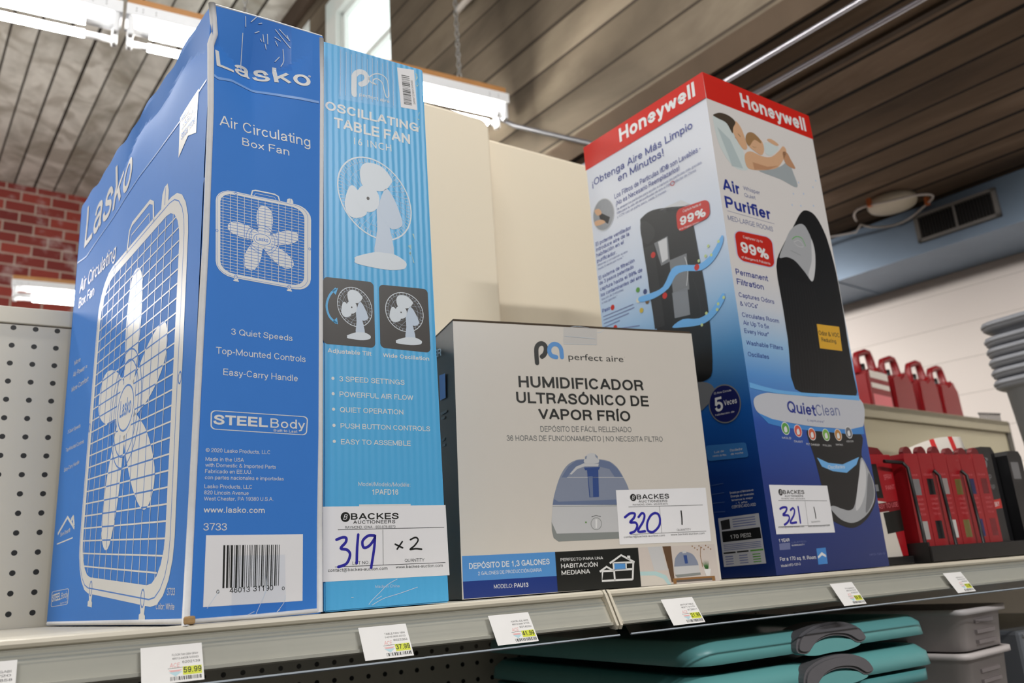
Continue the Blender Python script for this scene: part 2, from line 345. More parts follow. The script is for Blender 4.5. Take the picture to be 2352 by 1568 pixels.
def text_geo(body, bold=0.0, spacing=1.0, shear=0.0, font='sans'):
    key = (body, bold, spacing, shear, font)
    if key in TXT: return TXT[key]
    vs = []; fs = []
    if font == 'sans':
        w = 0.112+bold*2.3; x = 0.0; st = 0
        for ch in body:
            if ch not in ALPHA: x += 0.36*spacing; continue
            adv, strokes = ALPHA[ch]
            for s in strokes:
                loop = isinstance(s, tuple); q = s[1] if loop else s
                for v, f in ([ribbon(q, w, True)] if loop else pieces(q, w)):
                  k = len(vs); st += 1; vs += [(x+a+shear*b, b, (st % 7)*0.0000045) for a, b in v]; fs += [tuple(k+i for i in g) for g in f]
            x += adv*spacing+(w-0.112)*0.8
    else:
        cu = bpy.data.curves.new('lettering', 'FONT'); cu.body = body; cu.size = 1.0; cu.offset = bold; cu.resolution_u = 3
        cu.space_character = spacing; cu.shear = shear; cu.fill_mode = 'FRONT'
        o = bpy.data.objects.new('lettering', cu); COL.objects.link(o)
        dg = bpy.context.evaluated_depsgraph_get(); ev = o.evaluated_get(dg); me = ev.to_mesh()
        vs = [(v.co.x, v.co.y) for v in me.vertices]
        for p in me.polygons:
            q = list(p.vertices); a = sum(vs[q[i-1]][0]*vs[q[i]][1]-vs[q[i]][0]*vs[q[i-1]][1] for i in range(len(q)))
            fs.append(tuple(q if a > 0 else q[::-1]))
        ev.to_mesh_clear(); bpy.data.objects.remove(o); bpy.data.curves.remove(cu)
    if not vs: vs = [(0,0),(1,0)]
    TXT[key] = (vs, fs, min(v[0] for v in vs), max(v[0] for v in vs))
    return TXT[key]
def cap_height(font, bold):
    return 1.0+bold*2.2 if font == 'sans' else max(v[1] for v in text_geo('H', font=font)[0])
LAYER = 0.00005
class Art:
    """flat print collected for one face; frame(u, v, out) gives the local point"""
    def __init__(self, frame, base=1):
        self.frame = frame; self.base = base; self.verts = []; self.faces = []; self.mi = []; self.mats = []
    def m(self, material):
        if material not in self.mats: self.mats.append(material)
        return self.mats.index(material)
    def raw(self, pts, faces, material, layer):
        k = len(self.verts); o = LAYER*(layer+self.base); mi = self.m(material)
        self.verts += [(p[0], p[1], o+(p[2] if len(p) > 2 else 0.0)) for p in pts]
        for f in faces:
            self.faces.append([k+i for i in f]); self.mi.append(mi)
    def poly(self, pts, material, layer=1):
        a = sum(pts[i-1][0]*pts[i][1]-pts[i][0]*pts[i-1][1] for i in range(len(pts)))
        self.raw(pts, [list(range(len(pts))) if a > 0 else list(range(len(pts)))[::-1]], material, layer)
    def smooth(self, pts, material, layer=1, n=5):
        self.poly(spline(pts, n, True), material, layer)
    def ring(self, outer, inner, material, layer=1):
        n = len(outer)
        self.raw(list(outer)+list(inner), [[i, (i+1) % n, n+(i+1) % n, n+i] for i in range(n)], material, layer)
    def line(self, pts, w, material, layer=1, closed=False):
        n = len(pts); L = []; Rr = []
        for i in range(n):
            a = pts[i-1] if (i > 0 or closed) else pts[i]; b = pts[(i+1) % n] if (i < n-1 or closed) else pts[i]
            dx, dy = b[0]-a[0], b[1]-a[1]; l = math.hypot(dx, dy) or 1e-9
            L.append((pts[i][0]-dy/l*w/2, pts[i][1]+dx/l*w/2)); Rr.append((pts[i][0]+dy/l*w/2, pts[i][1]-dx/l*w/2))
        self.raw(L+Rr, [[n+i, n+(i+1) % n, (i+1) % n, i] for i in range(n if closed else n-1)], material, layer)
    def dot(self, c, r, material, layer=1, n=14):
        self.poly([(c[0]+r*math.cos(2*math.pi*k/n), c[1]+r*math.sin(2*math.pi*k/n)) for k in range(n)], material, layer)
    def stroke(self, pts, w, material, layer=1):
        p = spline(pts, 5, False); self.line(p, w, material, layer)
        self.dot(p[0], w/2, material, layer-0.3, 10); self.dot(p[-1], w/2, material, layer-0.4, 10)
    def text(self, body, q, material, layer=2, bold=0.0, spacing=1.0, shear=0.0, font='sans'):
        """q = baseline start, baseline end, a point on the cap line"""
        vs, fs, x0, x1 = text_geo(body, bold, spacing, shear, font)
        (ax, ay), (bx, by), (tx, ty) = q
        L = math.hypot(bx-ax, by-ay); ex = ((bx-ax)/L, (by-ay)/L); ey = (-ex[1], ex[0])
        h = abs((tx-ax)*ey[0] + (ty-ay)*ey[1]); sx = L/(x1-x0); sy = h/cap_height(font, bold)
        self.raw([(ax+ex[0]*(v[0]-x0)*sx+ey[0]*v[1]*sy, ay+ex[1]*(v[0]-x0)*sx+ey[1]*v[1]*sy, v[2] if len(v) > 2 else 0.0) for v in vs], fs, material, layer)
    def quad(self, q, material, layer=1):
        self.poly(q, material, layer)
    def bars(self, q, n, material, layer=2, seed=1, vertical=True, duty=0.5):
        """bar code inside quad TL,TR,BR,BL"""
        rnd = random.Random(seed); s = 0.0; w = []
        while s < 1:
            a = rnd.choice((1,1,2,3))*0.33/n*2*duty; w.append((s, min(1, s+a))); s += a + rnd.choice((1,1,2))*0.33/n*2*(1-duty)*1.2
        for a, b in w:
            if vertical: self.poly([bil(q, a, 0), bil(q, b, 0), bil(q, b, 1), bil(q, a, 1)], material, layer)
            else: self.poly([bil(q, 0, a), bil(q, 1, a), bil(q, 1, b), bil(q, 0, b)], material, layer)
    def build(self, name, parent, label=None):
        fine = getattr(self.frame, 'curved', False)
        me = bpy.data.meshes.new(name)
        if fine:
            me.from_pydata(self.verts, [], self.faces); me.polygons.foreach_set('material_index', self.mi)
            bm = bmesh.new(); bm.from_mesh(me); bmesh.ops.triangulate(bm, faces=bm.faces[:])
            for _ in range(7):
                L = [e for e in bm.edges if e.calc_length() > 0.003]
                if not L: break
                bmesh.ops.subdivide_edges(bm, edges=L, cuts=1); bmesh.ops.triangulate(bm, faces=[f for f in bm.faces if len(f.verts) > 3])
            for v in bm.verts: v.co = self.frame(v.co.x, v.co.y, v.co.z)
            bm.to_mesh(me); bm.free(); self.mi = [p.material_index for p in me.polygons]
        else:
            me.from_pydata([self.frame(*v) for v in self.verts], [], self.faces)
        for q in self.mats: me.materials.append(q)
        me.polygons.foreach_set('material_index', self.mi); me.update()
        o = bpy.data.objects.new(name, me); COL.objects.link(o); o.parent = parent
        if label: o['label'] = label
        return o
def bil(q, s, t):
    """q = TL, TR, BR, BL; s to the right, t downwards"""
    (a, b, c, d) = q
    return ((1-t)*((1-s)*a[0]+s*b[0]) + t*((1-s)*d[0]+s*c[0]), (1-t)*((1-s)*a[1]+s*b[1]) + t*((1-s)*d[1]+s*c[1]))
def rr(q, rx, ry=None, inset=(0,0,0,0), n=5):
    """rounded rectangle in quad q (unit radii, insets left/top/right/bottom)"""
    ry = rx if ry is None else ry; l, t, r, b = inset; x0, x1, y0, y1 = l, 1-r, t, 1-b; out = []
    for cx, cy, a0 in ((x1-rx, y0+ry, -90), (x1-rx, y1-ry, 0), (x0+rx, y1-ry, 90), (x0+rx, y0+ry, 180)):
        for k in range(n+1):
            a = math.radians(a0+90*k/n); out.append(bil(q, cx+rx*math.cos(a), cy+ry*math.sin(a)))
    return out
def ell(L, Rt, T, B, n=40, k=1.0):
    """ellipse from its left, right, top and bottom points"""
    c = ((L[0]+Rt[0]+T[0]+B[0])/4, (L[1]+Rt[1]+T[1]+B[1])/4); a = ((Rt[0]-L[0])/2*k, (Rt[1]-L[1])/2*k); b = ((T[0]-B[0])/2*k, (T[1]-B[1])/2*k)
    return [(c[0]+a[0]*math.cos(2*math.pi*i/n)+b[0]*math.sin(2*math.pi*i/n), c[1]+a[1]*math.cos(2*math.pi*i/n)+b[1]*math.sin(2*math.pi*i/n)) for i in range(n)]
def inside(p, poly):
    r = False; j = len(poly)-1
    for i in range(len(poly)):
        if (poly[i][1] > p[1]) != (poly[j][1] > p[1]) and p[0] < (poly[j][0]-poly[i][0])*(p[1]-poly[i][1])/(poly[j][1]-poly[i][1])+poly[i][0]: r = not r
        j = i
    return r
# ------------------------------------------------------------------ the building frame
XB = Vector((0.9934, 0.115, 0)); YB = Vector((-0.115, 0.993, 0.025)); ZB = Vector((0,0,1))
BK = 8.0/7.0   # building units to metres
def BP(a, b, c): return CL + (XB*a + YB*b + ZB*c)*BK
def BQ(a, b, c): return CL + XB*a + YB*b + ZB*c
FLOOR = -1.4
def slab_m(bm, corners, thick, uvs, mi=0): slab(bm, [tuple(v/BK for v in p) for p in corners], tuple(v/BK for v in thick), uvs, mi)
def slab(bm, corners, thick, uvs, mi=0):
    """a slab from 4 (a,b,c) corners, thickened along the vector thick (a,b,c); uv on the main face"""
    lay = bm.loops.layers.uv.verify()
    A = [bm.verts.new(BP(*p)) for p in corners]; B = [bm.verts.new(BP(*(p[i]+thick[i] for i in range(3)))) for p in corners]
    fs = [bm.faces.new(A), bm.faces.new(B[::-1])]
    for l, uv in zip(fs[0].loops, uvs): l[lay].uv = uv
    for l, uv in zip(fs[1].loops, uvs[::-1]): l[lay].uv = uv
    for i in range(4):
        f = bm.faces.new((A[i], B[i], B[(i+1) % 4], A[(i+1) % 4])); fs.append(f)
        for l, uv in zip(f.loops, (uvs[i], uvs[i], uvs[(i+1) % 4], uvs[(i+1) % 4])): l[lay].uv = uv
    for f in fs: f.material_index = mi
    bmesh.ops.recalc_face_normals(bm, faces=fs)
HC, HL, AW, BB = 3.41, 1.305, 1.75, 7.75
m_ceil = plank_mat('whitewashed_boards', 0.1545, 0.332, [(0.30,(150,145,134)),(0.46,(196,192,182)),(0.60,(226,222,213)),(0.78,(206,202,192))], gap=0.045, nscale=2.6, stretch=0.6, patch=((146,136,120), 3.0, 0.55), seamcol=(52,46,40))
m_wallp = plank_mat('weathered_wall_boards', 0.151, 1.40, [(0.28,(70,62,52)),(0.50,(98,88,75)),(0.66,(120,109,94)),(0.8,(142,131,116))], gap=0.04, nscale=2.2, stretch=0.35, patch=((116,104,88), 1.6, 0.35), seamcol=(60,52,43))
m_low = plank_mat('dark_ceiling_boards', 0.145, 1.765, [(0.30,(66,54,44)),(0.52,(104,86,70)),(0.70,(140,120,102)),(0.82,(160,140,120))], gap=0.05, nscale=2.4, stretch=0.25, seamcol=(22,18,15))
# whitewashed high ceiling
bm = bmesh.new()
slab(bm, [(-4,-2.2,HC),(AW+0.2,-2.2,HC),(AW+0.2,BB+0.2,HC),(-4,BB+0.2,HC)], (0,0,0.08), [(-4,-2.2),(AW+0.2,-2.2),(AW+0.2,BB+0.2),(-4,BB+0.2)])
tag(link('ceiling', bm, m_ceil), kind='structure')
# plank wall with clerestory windows, standing on the edge of the low ceiling
bm = bmesh.new()
def wpiece(b0, b1, c0, c1):
    slab(bm, [(AW,b0,c0),(AW,b1,c0),(AW,b1,c1),(AW,b0,c1)], (0.1,0,0), [(c0,b0),(c0,b1),(c1,b1),(c1,b0)])
W0, W1, W2, W3, WS = 3.053, 3.79, 4.015, 4.8, 2.25
wpiece(-2.2, W0, HL, HC); wpiece(W1, W2, HL, HC); wpiece(W3, BB, HL, HC)
wpiece(W0, W1, HL, WS); wpiece(W2, W3, HL, WS); wpiece(W0, W1, 3.165, HC); wpiece(W2, W3, 3.21, HC)
tag(link('wall_upper_right', bm, m_wallp), kind='structure')
# dark board under the ceiling edge
bm = bmesh.new()
slab(bm, [(AW-0.035,-2.2,HC-0.13),(AW-0.035,BB,HC-0.13),(AW-0.035,BB,HC),(AW-0.035,-2.2,HC)], (0.03,0,0), [(0.2,0),(0.2,9),(0.33,9),(0.33,0)])
tag(link('trim_1', bm, mat('dark_stained_timber', (70,55,42), 0.8, var=0.25, nscale=6)), kind='structure')
# windows
m_wf = mat('white_window_paint', (222,228,226), 0.5)
m_pane = bpy.data.materials.new('daylit_glass'); m_pane.use_nodes = True
_nt = m_pane.node_tree; _p = _nt.nodes['Principled BSDF']; _n = _nt.nodes.new('ShaderNodeTexNoise'); _n.inputs['Scale'].default_value = 1.6; _n.inputs['Detail'].default_value = 4
_t = _nt.nodes.new('ShaderNodeTexCoord'); _nt.links.new(_t.outputs['Object'], _n.inputs['Vector'])
_nt.links.new(ramp(_nt, _n.outputs['Fac'], [(0.35,(205,228,222)),(0.55,(245,252,250)),(0.7,(255,255,255))]), _p.inputs['Emission Color'])
_p.inputs['Emission Strength'].default_value = 1.35; _p.inputs['Base Color'].default_value = (0.5,0.5,0.5,1); _p.inputs['Roughness'].default_value = 0.1
def window(name, b0, b1, c0, c1, rail, fw):
    r = bpy.data.objects.new(name, None); COL.objects.link(r); tag(r, kind='structure')
    bm = bmesh.new()
    def bar(p0, p1, q0, q1, off=0.02, dep=0.06):
        slab(bm, [(AW+off,p0,q0),(AW+off,p1,q0),(AW+off,p1,q1),(AW+off,p0,q1)], (dep,0,0), [(0,0)]*4)
    bar(b0, b1, c1-fw, c1, 0.0, 0.08); bar(b1-fw, b1, c0, c1, 0.0, 0.08); bar(b0, b0+0.03, c0, c1); bar(b0, b1, c0, c0+fw)
    bar(b1-fw-0.05, b1-fw, c0, c1-fw, 0.03, 0.04); bar(b0, b1, c1-fw-0.035, c1-fw, 0.03, 0.04)
    if rail: bar(b0, b1, rail-0.022, rail+0.012, 0.03, 0.04)
    link('window_frame', bm, m_wf, r)
    bm = bmesh.new(); slab(bm, [(AW+0.06,b0,c0),(AW+0.06,b1,c0),(AW+0.06,b1,c1),(AW+0.06,b0,c1)], (0.006,0,0), [(0,0)]*4)
    link('pane', bm, m_pane, r)
window('window_1', W0, W1, WS, 3.165, 2.60, 0.13); window('window_2', W2, W3, WS, 3.21, 2.65, 0.04)
# low ceiling
bm = bmesh.new()
slab(bm, [(AW,-2.2,HL),(3.75,-2.2,HL),(3.75,BB,HL),(AW,BB,HL)], (0,0,0.08), [(AW,-2.2),(3.75,-2.2),(3.75,BB),(AW,BB)])
tag(link('ceiling_low', bm, m_low), kind='structure')
# brick wall
m_brick = bpy.data.materials.new('old_red_brick'); m_brick.use_nodes = True
_nt = m_brick.node_tree; _p = _nt.nodes['Principled BSDF']; _uv = _nt.nodes.new('ShaderNodeUVMap')
_b = _nt.nodes.new('ShaderNodeTexBrick'); _nt.links.new(_uv.outputs[0], _b.inputs['Vector']); _b.inputs['Scale'].default_value = 1.0
_b.inputs['Brick Width'].default_value = 0.235; _b.inputs['Row Height'].default_value = 0.0985; _b.inputs['Mortar Size'].default_value = 0.0085; _b.inputs['Mortar Smooth'].default_value = 0.3
_b.inputs['Color1'].default_value = srgb((150,62,52)); _b.inputs['Color2'].default_value = srgb((112,44,42)); _b.inputs['Mortar'].default_value = srgb((178,158,146)); _b.inputs['Bias'].default_value = -0.1
_n = _nt.nodes.new('ShaderNodeTexNoise'); _n.inputs['Scale'].default_value = 5.0; _n.inputs['Detail'].default_value = 6; _n.inputs['Roughness'].default_value = 0.65; _nt.links.new(_uv.outputs[0], _n.inputs['Vector'])
_mx = _nt.nodes.new('ShaderNodeMix'); _mx.data_type = 'RGBA'; _nt.links.new(ramp(_nt, _n.outputs['Fac'], [(0.53,(0,0,0)),(0.68,(190,190,190))]), _mx.inputs[0])
_nt.links.new(_b.outputs['Color'], _mx.inputs[6]); _mx.inputs[7].default_value = srgb((205,188,186)); _nt.links.new(_mx.outputs[2], _p.inputs['Base Color']); _p.inputs['Roughness'].default_value = 0.9
_bp = _nt.nodes.new('ShaderNodeBump'); _bp.inputs['Strength'].default_value = 0.5; _bp.inputs['Distance'].default_value = 0.01; _bp.invert = True; _nt.links.new(_b.outputs['Fac'], _bp.inputs['Height']); _nt.links.new(_bp.outputs[0], _p.inputs['Normal'])
bm = bmesh.new()
slab(bm, [(-4,BB,FLOOR-0.25),(3.75,BB,FLOOR-0.25),(3.75,BB,HC+0.1),(-4,BB,HC+0.1)], (0,0.2,0), [(-4,FLOOR-0.25),(3.75,FLOOR-0.25),(3.75,HC+0.1),(-4,HC+0.1)])
tag(link('wall_back', bm, m_brick), kind='structure')
# white boarded wall on the right
m_side = plank_mat('white_boards', 0.15, 0.281, [(0.2,(206,196,190)),(0.8,(216,207,200))], gap=0.006, nscale=1.5, seamcol=(150,141,134), gapvar=False)
bm = bmesh.new()
slab(bm, [(3.61,-2.2,FLOOR-0.1),(3.61,BB,FLOOR-0.1),(3.61,BB,HL),(3.61,-2.2,HL)], (0.1,0,0), [(FLOOR-0.1,-2.2),(FLOOR-0.1,BB),(HL,BB),(HL,-2.2)])
tag(link('wall_right', bm, m_side), kind='structure')
bm = bmesh.new(); add_box(bm, (-5,-3.2,FLOOR-0.1), (6,8.5,FLOOR))
tag(link('floor', bm, mat('sealed_concrete', (70,67,62), 0.5, var=0.15, nscale=3)), kind='structure')

# ------------------------------------------------------------------ duct, pipes, ceiling disc
m_duct = mat('galvanised_sheet', (120,136,154), 0.45, metal=0.45, var=0.22, nscale=3.5)
t = root('air_duct', 'blue-grey sheet metal air duct with a dark vent grille under the low ceiling', 'duct', BP(3.23,1.3,1.104))
inv = Matrix.Translation(-t.location)
bm = bmesh.new(); slab(bm, [(3.23,-2.0,1.104),(3.23,BB-0.02,1.104),(3.23,BB-0.02,1.298),(3.23,-2.0,1.298)], (0.372,0,0), [(0,0)]*4); bm.transform(inv)
link('duct_body', bm, m_duct, t)
for b in (0.35, 1.83, 3.1, 4.4, 5.7):
    bm = bmesh.new(); slab(bm, [(3.224,b,1.100),(3.224,b+0.02,1.100),(3.224,b+0.02,1.30),(3.224,b,1.30)], (0.37,0,0), [(0,0)]*4); bm.transform(inv); link('duct_seam', bm, m_duct, t)
bm = bmesh.new()
def gb(b0, b1, c0, c1, a0, a1, mi=0): slab(bm, [(a0,b0,c0),(a0,b1,c0),(a0,b1,c1),(a0,b0,c1)], (a1-a0,0,0), [(0,0)]*4, mi)
G0, G1, g0, g1 = 1.13, 1.445, 1.146, 1.262
gb(G0,G1,g0,g0+0.013,3.212,3.229); gb(G0,G1,g1-0.013,g1,3.212,3.229); gb(G0,G0+0.016,g0,g1,3.212,3.229); gb(G1-0.016,G1,g0,g1,3.212,3.229); gb(1.283,1.291,g0,g1,3.214,3.229)
bm.transform(inv); gr = link('vent_grille', bm, mat('grille_frame', (112,108,104), 0.5), t)
bm = bmesh.new(); gb(G0+0.01,G1-0.01,g0+0.01,g1-0.01,3.2265,3.2295)
for k in range(24):
    b = G0+0.02+k*0.0118; gb(b,b+0.003,g0+0.012,g1-0.012,3.217,3.2265)
bm.transform(inv); link('louvre', bm, mat('vent_dark', (26,23,22), 0.6), gr)
m_pipe = mat('galvanised_conduit', (176,176,184), 0.35, metal=0.6)
def pipe(name, a, c, r, label):
    bm = bmesh.new(); o = BP(a,3,c)
    add_tube(bm, [BP(a,-2.1,c)-o, BP(a,BB-0.05,c)-o], r, 10)
    q = link(name, bm, m_pipe); q.location = o; tag(q, label, 'pipe'); return q
pipe('ceiling_pipe', 1.790, 1.285, 0.0085, 'thin grey metal pipe under the dark ceiling, the one beside the plank wall')
pipe('ceiling_pipe', 1.912, 1.281, 0.0085, 'thin grey metal pipe under the dark ceiling, the one farther from the plank wall')
bm = bmesh.new(); slab(bm, [(1.995,-2.2,HL-0.012),(1.995,BB,HL-0.012),(1.995,BB,HL),(1.995,-2.2,HL)], (0.02,0,0), [(0,0)]*4)
tag(link('trim_2', bm, MATS['dark_stained_timber']), kind='structure')
o0 = BP(3.075,1.45,1.285)
t = root('ceiling_disc', 'round pale plate on the low ceiling with a looped white cable round it', 'ceiling fitting', o0)
bm = bmesh.new(); add_loft(bm, [[(0.105*s*math.cos(k*math.pi/16), 0.105*s*math.sin(k*math.pi/16), z) for k in range(32)] for s, z in ((1,0.02),(1,0.0),(0.93,-0.012),(0.5,-0.02),(0.05,-0.022))])
link('plate', bm, mat('pale_plastic', (206,196,176), 0.45), t)
bm = bmesh.new(); P = [(0.15*math.cos(a)*(1+0.1*math.sin(3*a)), 0.17*math.sin(a), -0.028-0.012*math.sin(2*a)) for a in [k*0.2-4.4 for k in range(31)]] + [(0.05,0.24,-0.03),(-0.02,0.40,-0.012),(-0.08,0.62,-0.004)]
add_tube(bm, P, 0.005, 6); link('cable', bm, mat('white_cable', (212,204,198), 0.4), t)
for p in (P[6], P[19]):
    bm = bmesh.new(); add_box(bm, (p[0]-0.008,p[1]-0.008,p[2]-0.008), (p[0]+0.008,p[1]+0.008,p[2]+0.03)); link('clip', bm, mat('orange_clip', (206,112,60), 0.5), t)
bm = bmesh.new(); o0 = BP(AW-0.025,2.36,2.262); add_tube(bm, [BP(AW-0.025,2.21,2.264)-o0, BP(AW-0.025,2.437,2.261)-o0], 0.016, 10)
q = link('conduit_stub', bm, mat('grey_plastic_conduit', (176,168,160), 0.5)); q.location = o0; tag(q, 'short pale pipe end fixed high on the plank wall beyond the chain', 'pipe')

# ------------------------------------------------------------------ fluorescent strip lights
m_tube = mat('lit_tube', (255,255,255), 0.3, var=0, emit=(255,252,244), estr=TUBE_STRENGTH)
m_white = mat('white_enamel', (226,228,232), 0.35)
m_dark = mat('dark_gap', (36,36,36), 0.6)
m_lath = mat('varnished_lath', (176,124,70), 0.55, var=0.2, nscale=9)
def strip_light(label, loc, rz, length, lit0, lit1, chains=(), zc=HC):
    t = root('strip_light', label, 'light fitting', loc, rz, 'fluorescent strip lights')
    bm = bmesh.new(); add_box(bm, (0,-0.052,0.054), (length,0.052,0.098), 0, 0.002)
    add_box(bm, (0.0,-0.03,0.050), (length,0.03,0.0545)); link('channel', bm, m_white, t)
    bm = bmesh.new(); add_box(bm, (0.002,-0.045,0.0985), (length-0.01,0.045,0.126), 0, 0.002); link('wood_strip', bm, m_lath, t)
    for sy in (-1, 1):
        y = sy*0.036
        bm = bmesh.new(); add_tube(bm, [(lit0,y,0),(lit1,y,0)], 0.0127, 14); link('tube', bm, m_tube, t)
        for a, b, e in ((0.028,lit0,0.008),(lit1,length-0.028,length-0.028)):
            bm = bmesh.new(); add_tube(bm, [(a,y,0),(b,y,0)], 0.0115, 14); link('tube_sleeve', bm, m_white, t)
            bm = bmesh.new(); add_box(bm, (e,y-0.014,-0.02), (e+0.02,y+0.014,0.053), 0, 0.006, 3); link('lamp_holder', bm, m_white, t)
    bm = bmesh.new()
    for xx in (0.03,0.05,0.09,length-0.05,length-0.09):
        for z in (0.071,0.081): add_tube(bm, [(xx,-0.0515,z),(xx,-0.0535,z)], 0.0016, 8)
    link('screw', bm, m_dark, t)
    for cx in chains:
        bm = bmesh.new(); z = 0.126; k = 0; top = CL.z+zc*BK+0.025*(loc[1]-CL.y)/0.993-loc[2]-0.08
        while z < top:
            pts = []
            for i in range(10):
                a = 2*math.pi*i/10; u, v = 0.0085*math.cos(a), 0.016*math.sin(a)
                pts.append((cx+(u if k % 2 else 0), (0 if k % 2 else u), z+0.014+v))
            add_tube(bm, pts, 0.0028, 5, closed=True); z += 0.0245; k += 1
        link('chain', bm, mat('zinc_chain', (170,170,168), 0.35, metal=0.7), t)
RZ = math.radians(-2.2)
strip_light('fluorescent strip light above the box fan carton, hung from two chains', (0.055,1.912,1.838), RZ, 1.432, 0.075, 1.37, (0.385,1.235))
strip_light('fluorescent strip light in line with the chained one, next to it above the pegboard', (-1.386,1.967,1.838), RZ, 1.432, 0.075, 1.325, (0.4,))
strip_light('fluorescent strip light low in front of the brick wall', (-0.262,4.99,1.911), RZ, 1.43, 0.115, 1.33, (1.1,))
bm = bmesh.new(); o0 = BQ(1.95,2.2,1.62); add_tube(bm, [p-o0 for p in (Vector((1.470,1.868,1.852)), BQ(1.90,2.33,1.71), BQ(1.965,2.01,1.506), BQ(1.972,1.75,1.34), BQ(1.975,1.3,1.1))], 0.009, 8)
q = link('power_cable', bm, mat('grey_sheath', (58,58,64), 0.5)); q.location = o0; tag(q, 'grey power cable running from the strip light end to the plank wall', 'cable')

# ------------------------------------------------------------------ gondola shelving
m_beige = mat('almond_enamel', (206,198,180), 0.38, var=0.03)
m_beige2 = mat('almond_enamel_matt', (204,196,178), 0.5, var=0.03)
m_clear = clear_mat('clear_price_strip', 0.025, 0.06, (243,245,247))
PY = 0.556
m_peg = pegboard_mat('pegboard', (204,198,184), -0.148, 0.3985, 0.0268, 0.0254, 0.0036)
t = root('pegboard_panel', 'almond pegboard shelf panel behind the box fan carton', 'pegboard', (0,PY,-0.6))
bm = bmesh.new(); add_box(bm, (-1.0,0,-0.8), (1.20,0.012,1.003)); bm.transform(Matrix.Translation((0,0,0)))
pb = link('pegboard', bm, None if False else m_peg, t); pb.location = (0,0,0.6); pb.data.transform(Matrix.Translation((0,0,-0.6)))
bm = bmesh.new(); add_box(bm, (-1.0,-0.004,1.0045), (1.20,0.016,1.028), 0, 0.001); link('top_rail', bm, m_beige, t)
bm = bmesh.new(); add_box(bm, (1.202,0,FLOOR+0.6), (2.85,0.012,0.55)); link('lower_panel', bm, m_beige2, t)
def shelf(x0, x1, label):
    t = root('gondola_shelf', label, 'shelf', (x0,0,0), 0, 'almond gondola shelves in a row'); L = x1-x0
    bm = bmesh.new(); add_box(bm, (0,0.0005,-0.034), (L,PY-0.002,-0.0008)); link('deck', bm, m_beige2, t)
    prof = [(0.0005,0.0),(-0.0025,0.0004),(-0.0052,-0.0006),(-0.0062,-0.0032),(-0.0050,-0.0056),(-0.0028,-0.0066),(-0.0022,-0.0085),(-0.0050,-0.0105),(-0.0160,-0.0300),(-0.0188,-0.0304),(-0.0192,-0.0330),(-0.0165,-0.0345),(-0.0130,-0.0335),(0.0005,-0.0125)]
    bm = bmesh.new(); add_prism(bm, prof, 'x', 0, L); link('price_channel', bm, m_beige, t)
    for e in (0.0, L-0.003):
        bm = bmesh.new(); add_prism(bm, [(0.001,0.0012),(-0.005,0.0012),(-0.0085,-0.003),(-0.024,-0.0335),(-0.021,-0.0375),(-0.012,-0.0365),(0.001,-0.014)], 'x', e, e+0.003); link('end_cap', bm, m_beige, t)
    # clear strip: curled at the top, hanging free below the channel
    bm = bmesh.new(); A = [(-0.0035,-0.0072),(-0.0068,-0.0066),(-0.0088,-0.0086),(-0.0300,-0.0424),(-0.0322,-0.0420)]
    th = [(-0.0009,0.0006)]*len(A)
    add_prism(bm, A+[(p[0]+0.0009,p[1]-0.0008) for p in A[::-1]], 'x', 0.006, L-0.006)
    for zz, yy in ((-0.0105,-0.0103),(-0.0135,-0.0122)): add_prism(bm, [(yy-0.0004,zz),(yy-0.0012,zz-0.0006),(yy-0.0006,zz-0.0014)], 'x', 0.006, L-0.006)
    link('clear_strip', bm, m_clear, t)
    bm = bmesh.new(); add_prism(bm, [(-0.0300,-0.0424),(-0.0316,-0.0412),(-0.0326,-0.0424),(-0.0312,-0.0434)], 'x', 0.006, L-0.006); link('strip_glint', bm, mat('edge_glint', (150,158,166), 0.12, var=0), t)  # opaque pale bead stands in for the highlight along the bottom edge
    return t
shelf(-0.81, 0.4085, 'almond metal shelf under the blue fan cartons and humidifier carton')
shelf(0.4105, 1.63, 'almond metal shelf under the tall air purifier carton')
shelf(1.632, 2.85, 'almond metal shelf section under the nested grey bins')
# bottom deck far below
bm = bmesh.new(); add_box(bm, (-0.81,-0.02,-0.62), (1.63,PY-0.002,-0.56)); q = link('lower_shelf', bm, mat('dark_shelf_mat', (58,56,53), 0.7)); tag(q, 'lower shelf in shadow carrying the teal totes', 'shelf')  # deck coloured dark to deepen the shade under the shelf
bm = bmesh.new(); add_box(bm, (-0.81,0.0,FLOOR), (1.63,PY-0.002,-0.621)); q = link('shelf_plinth', bm, MATS['dark_shelf_mat']); tag(q, 'closed dark base under the lower shelf', 'shelf base')

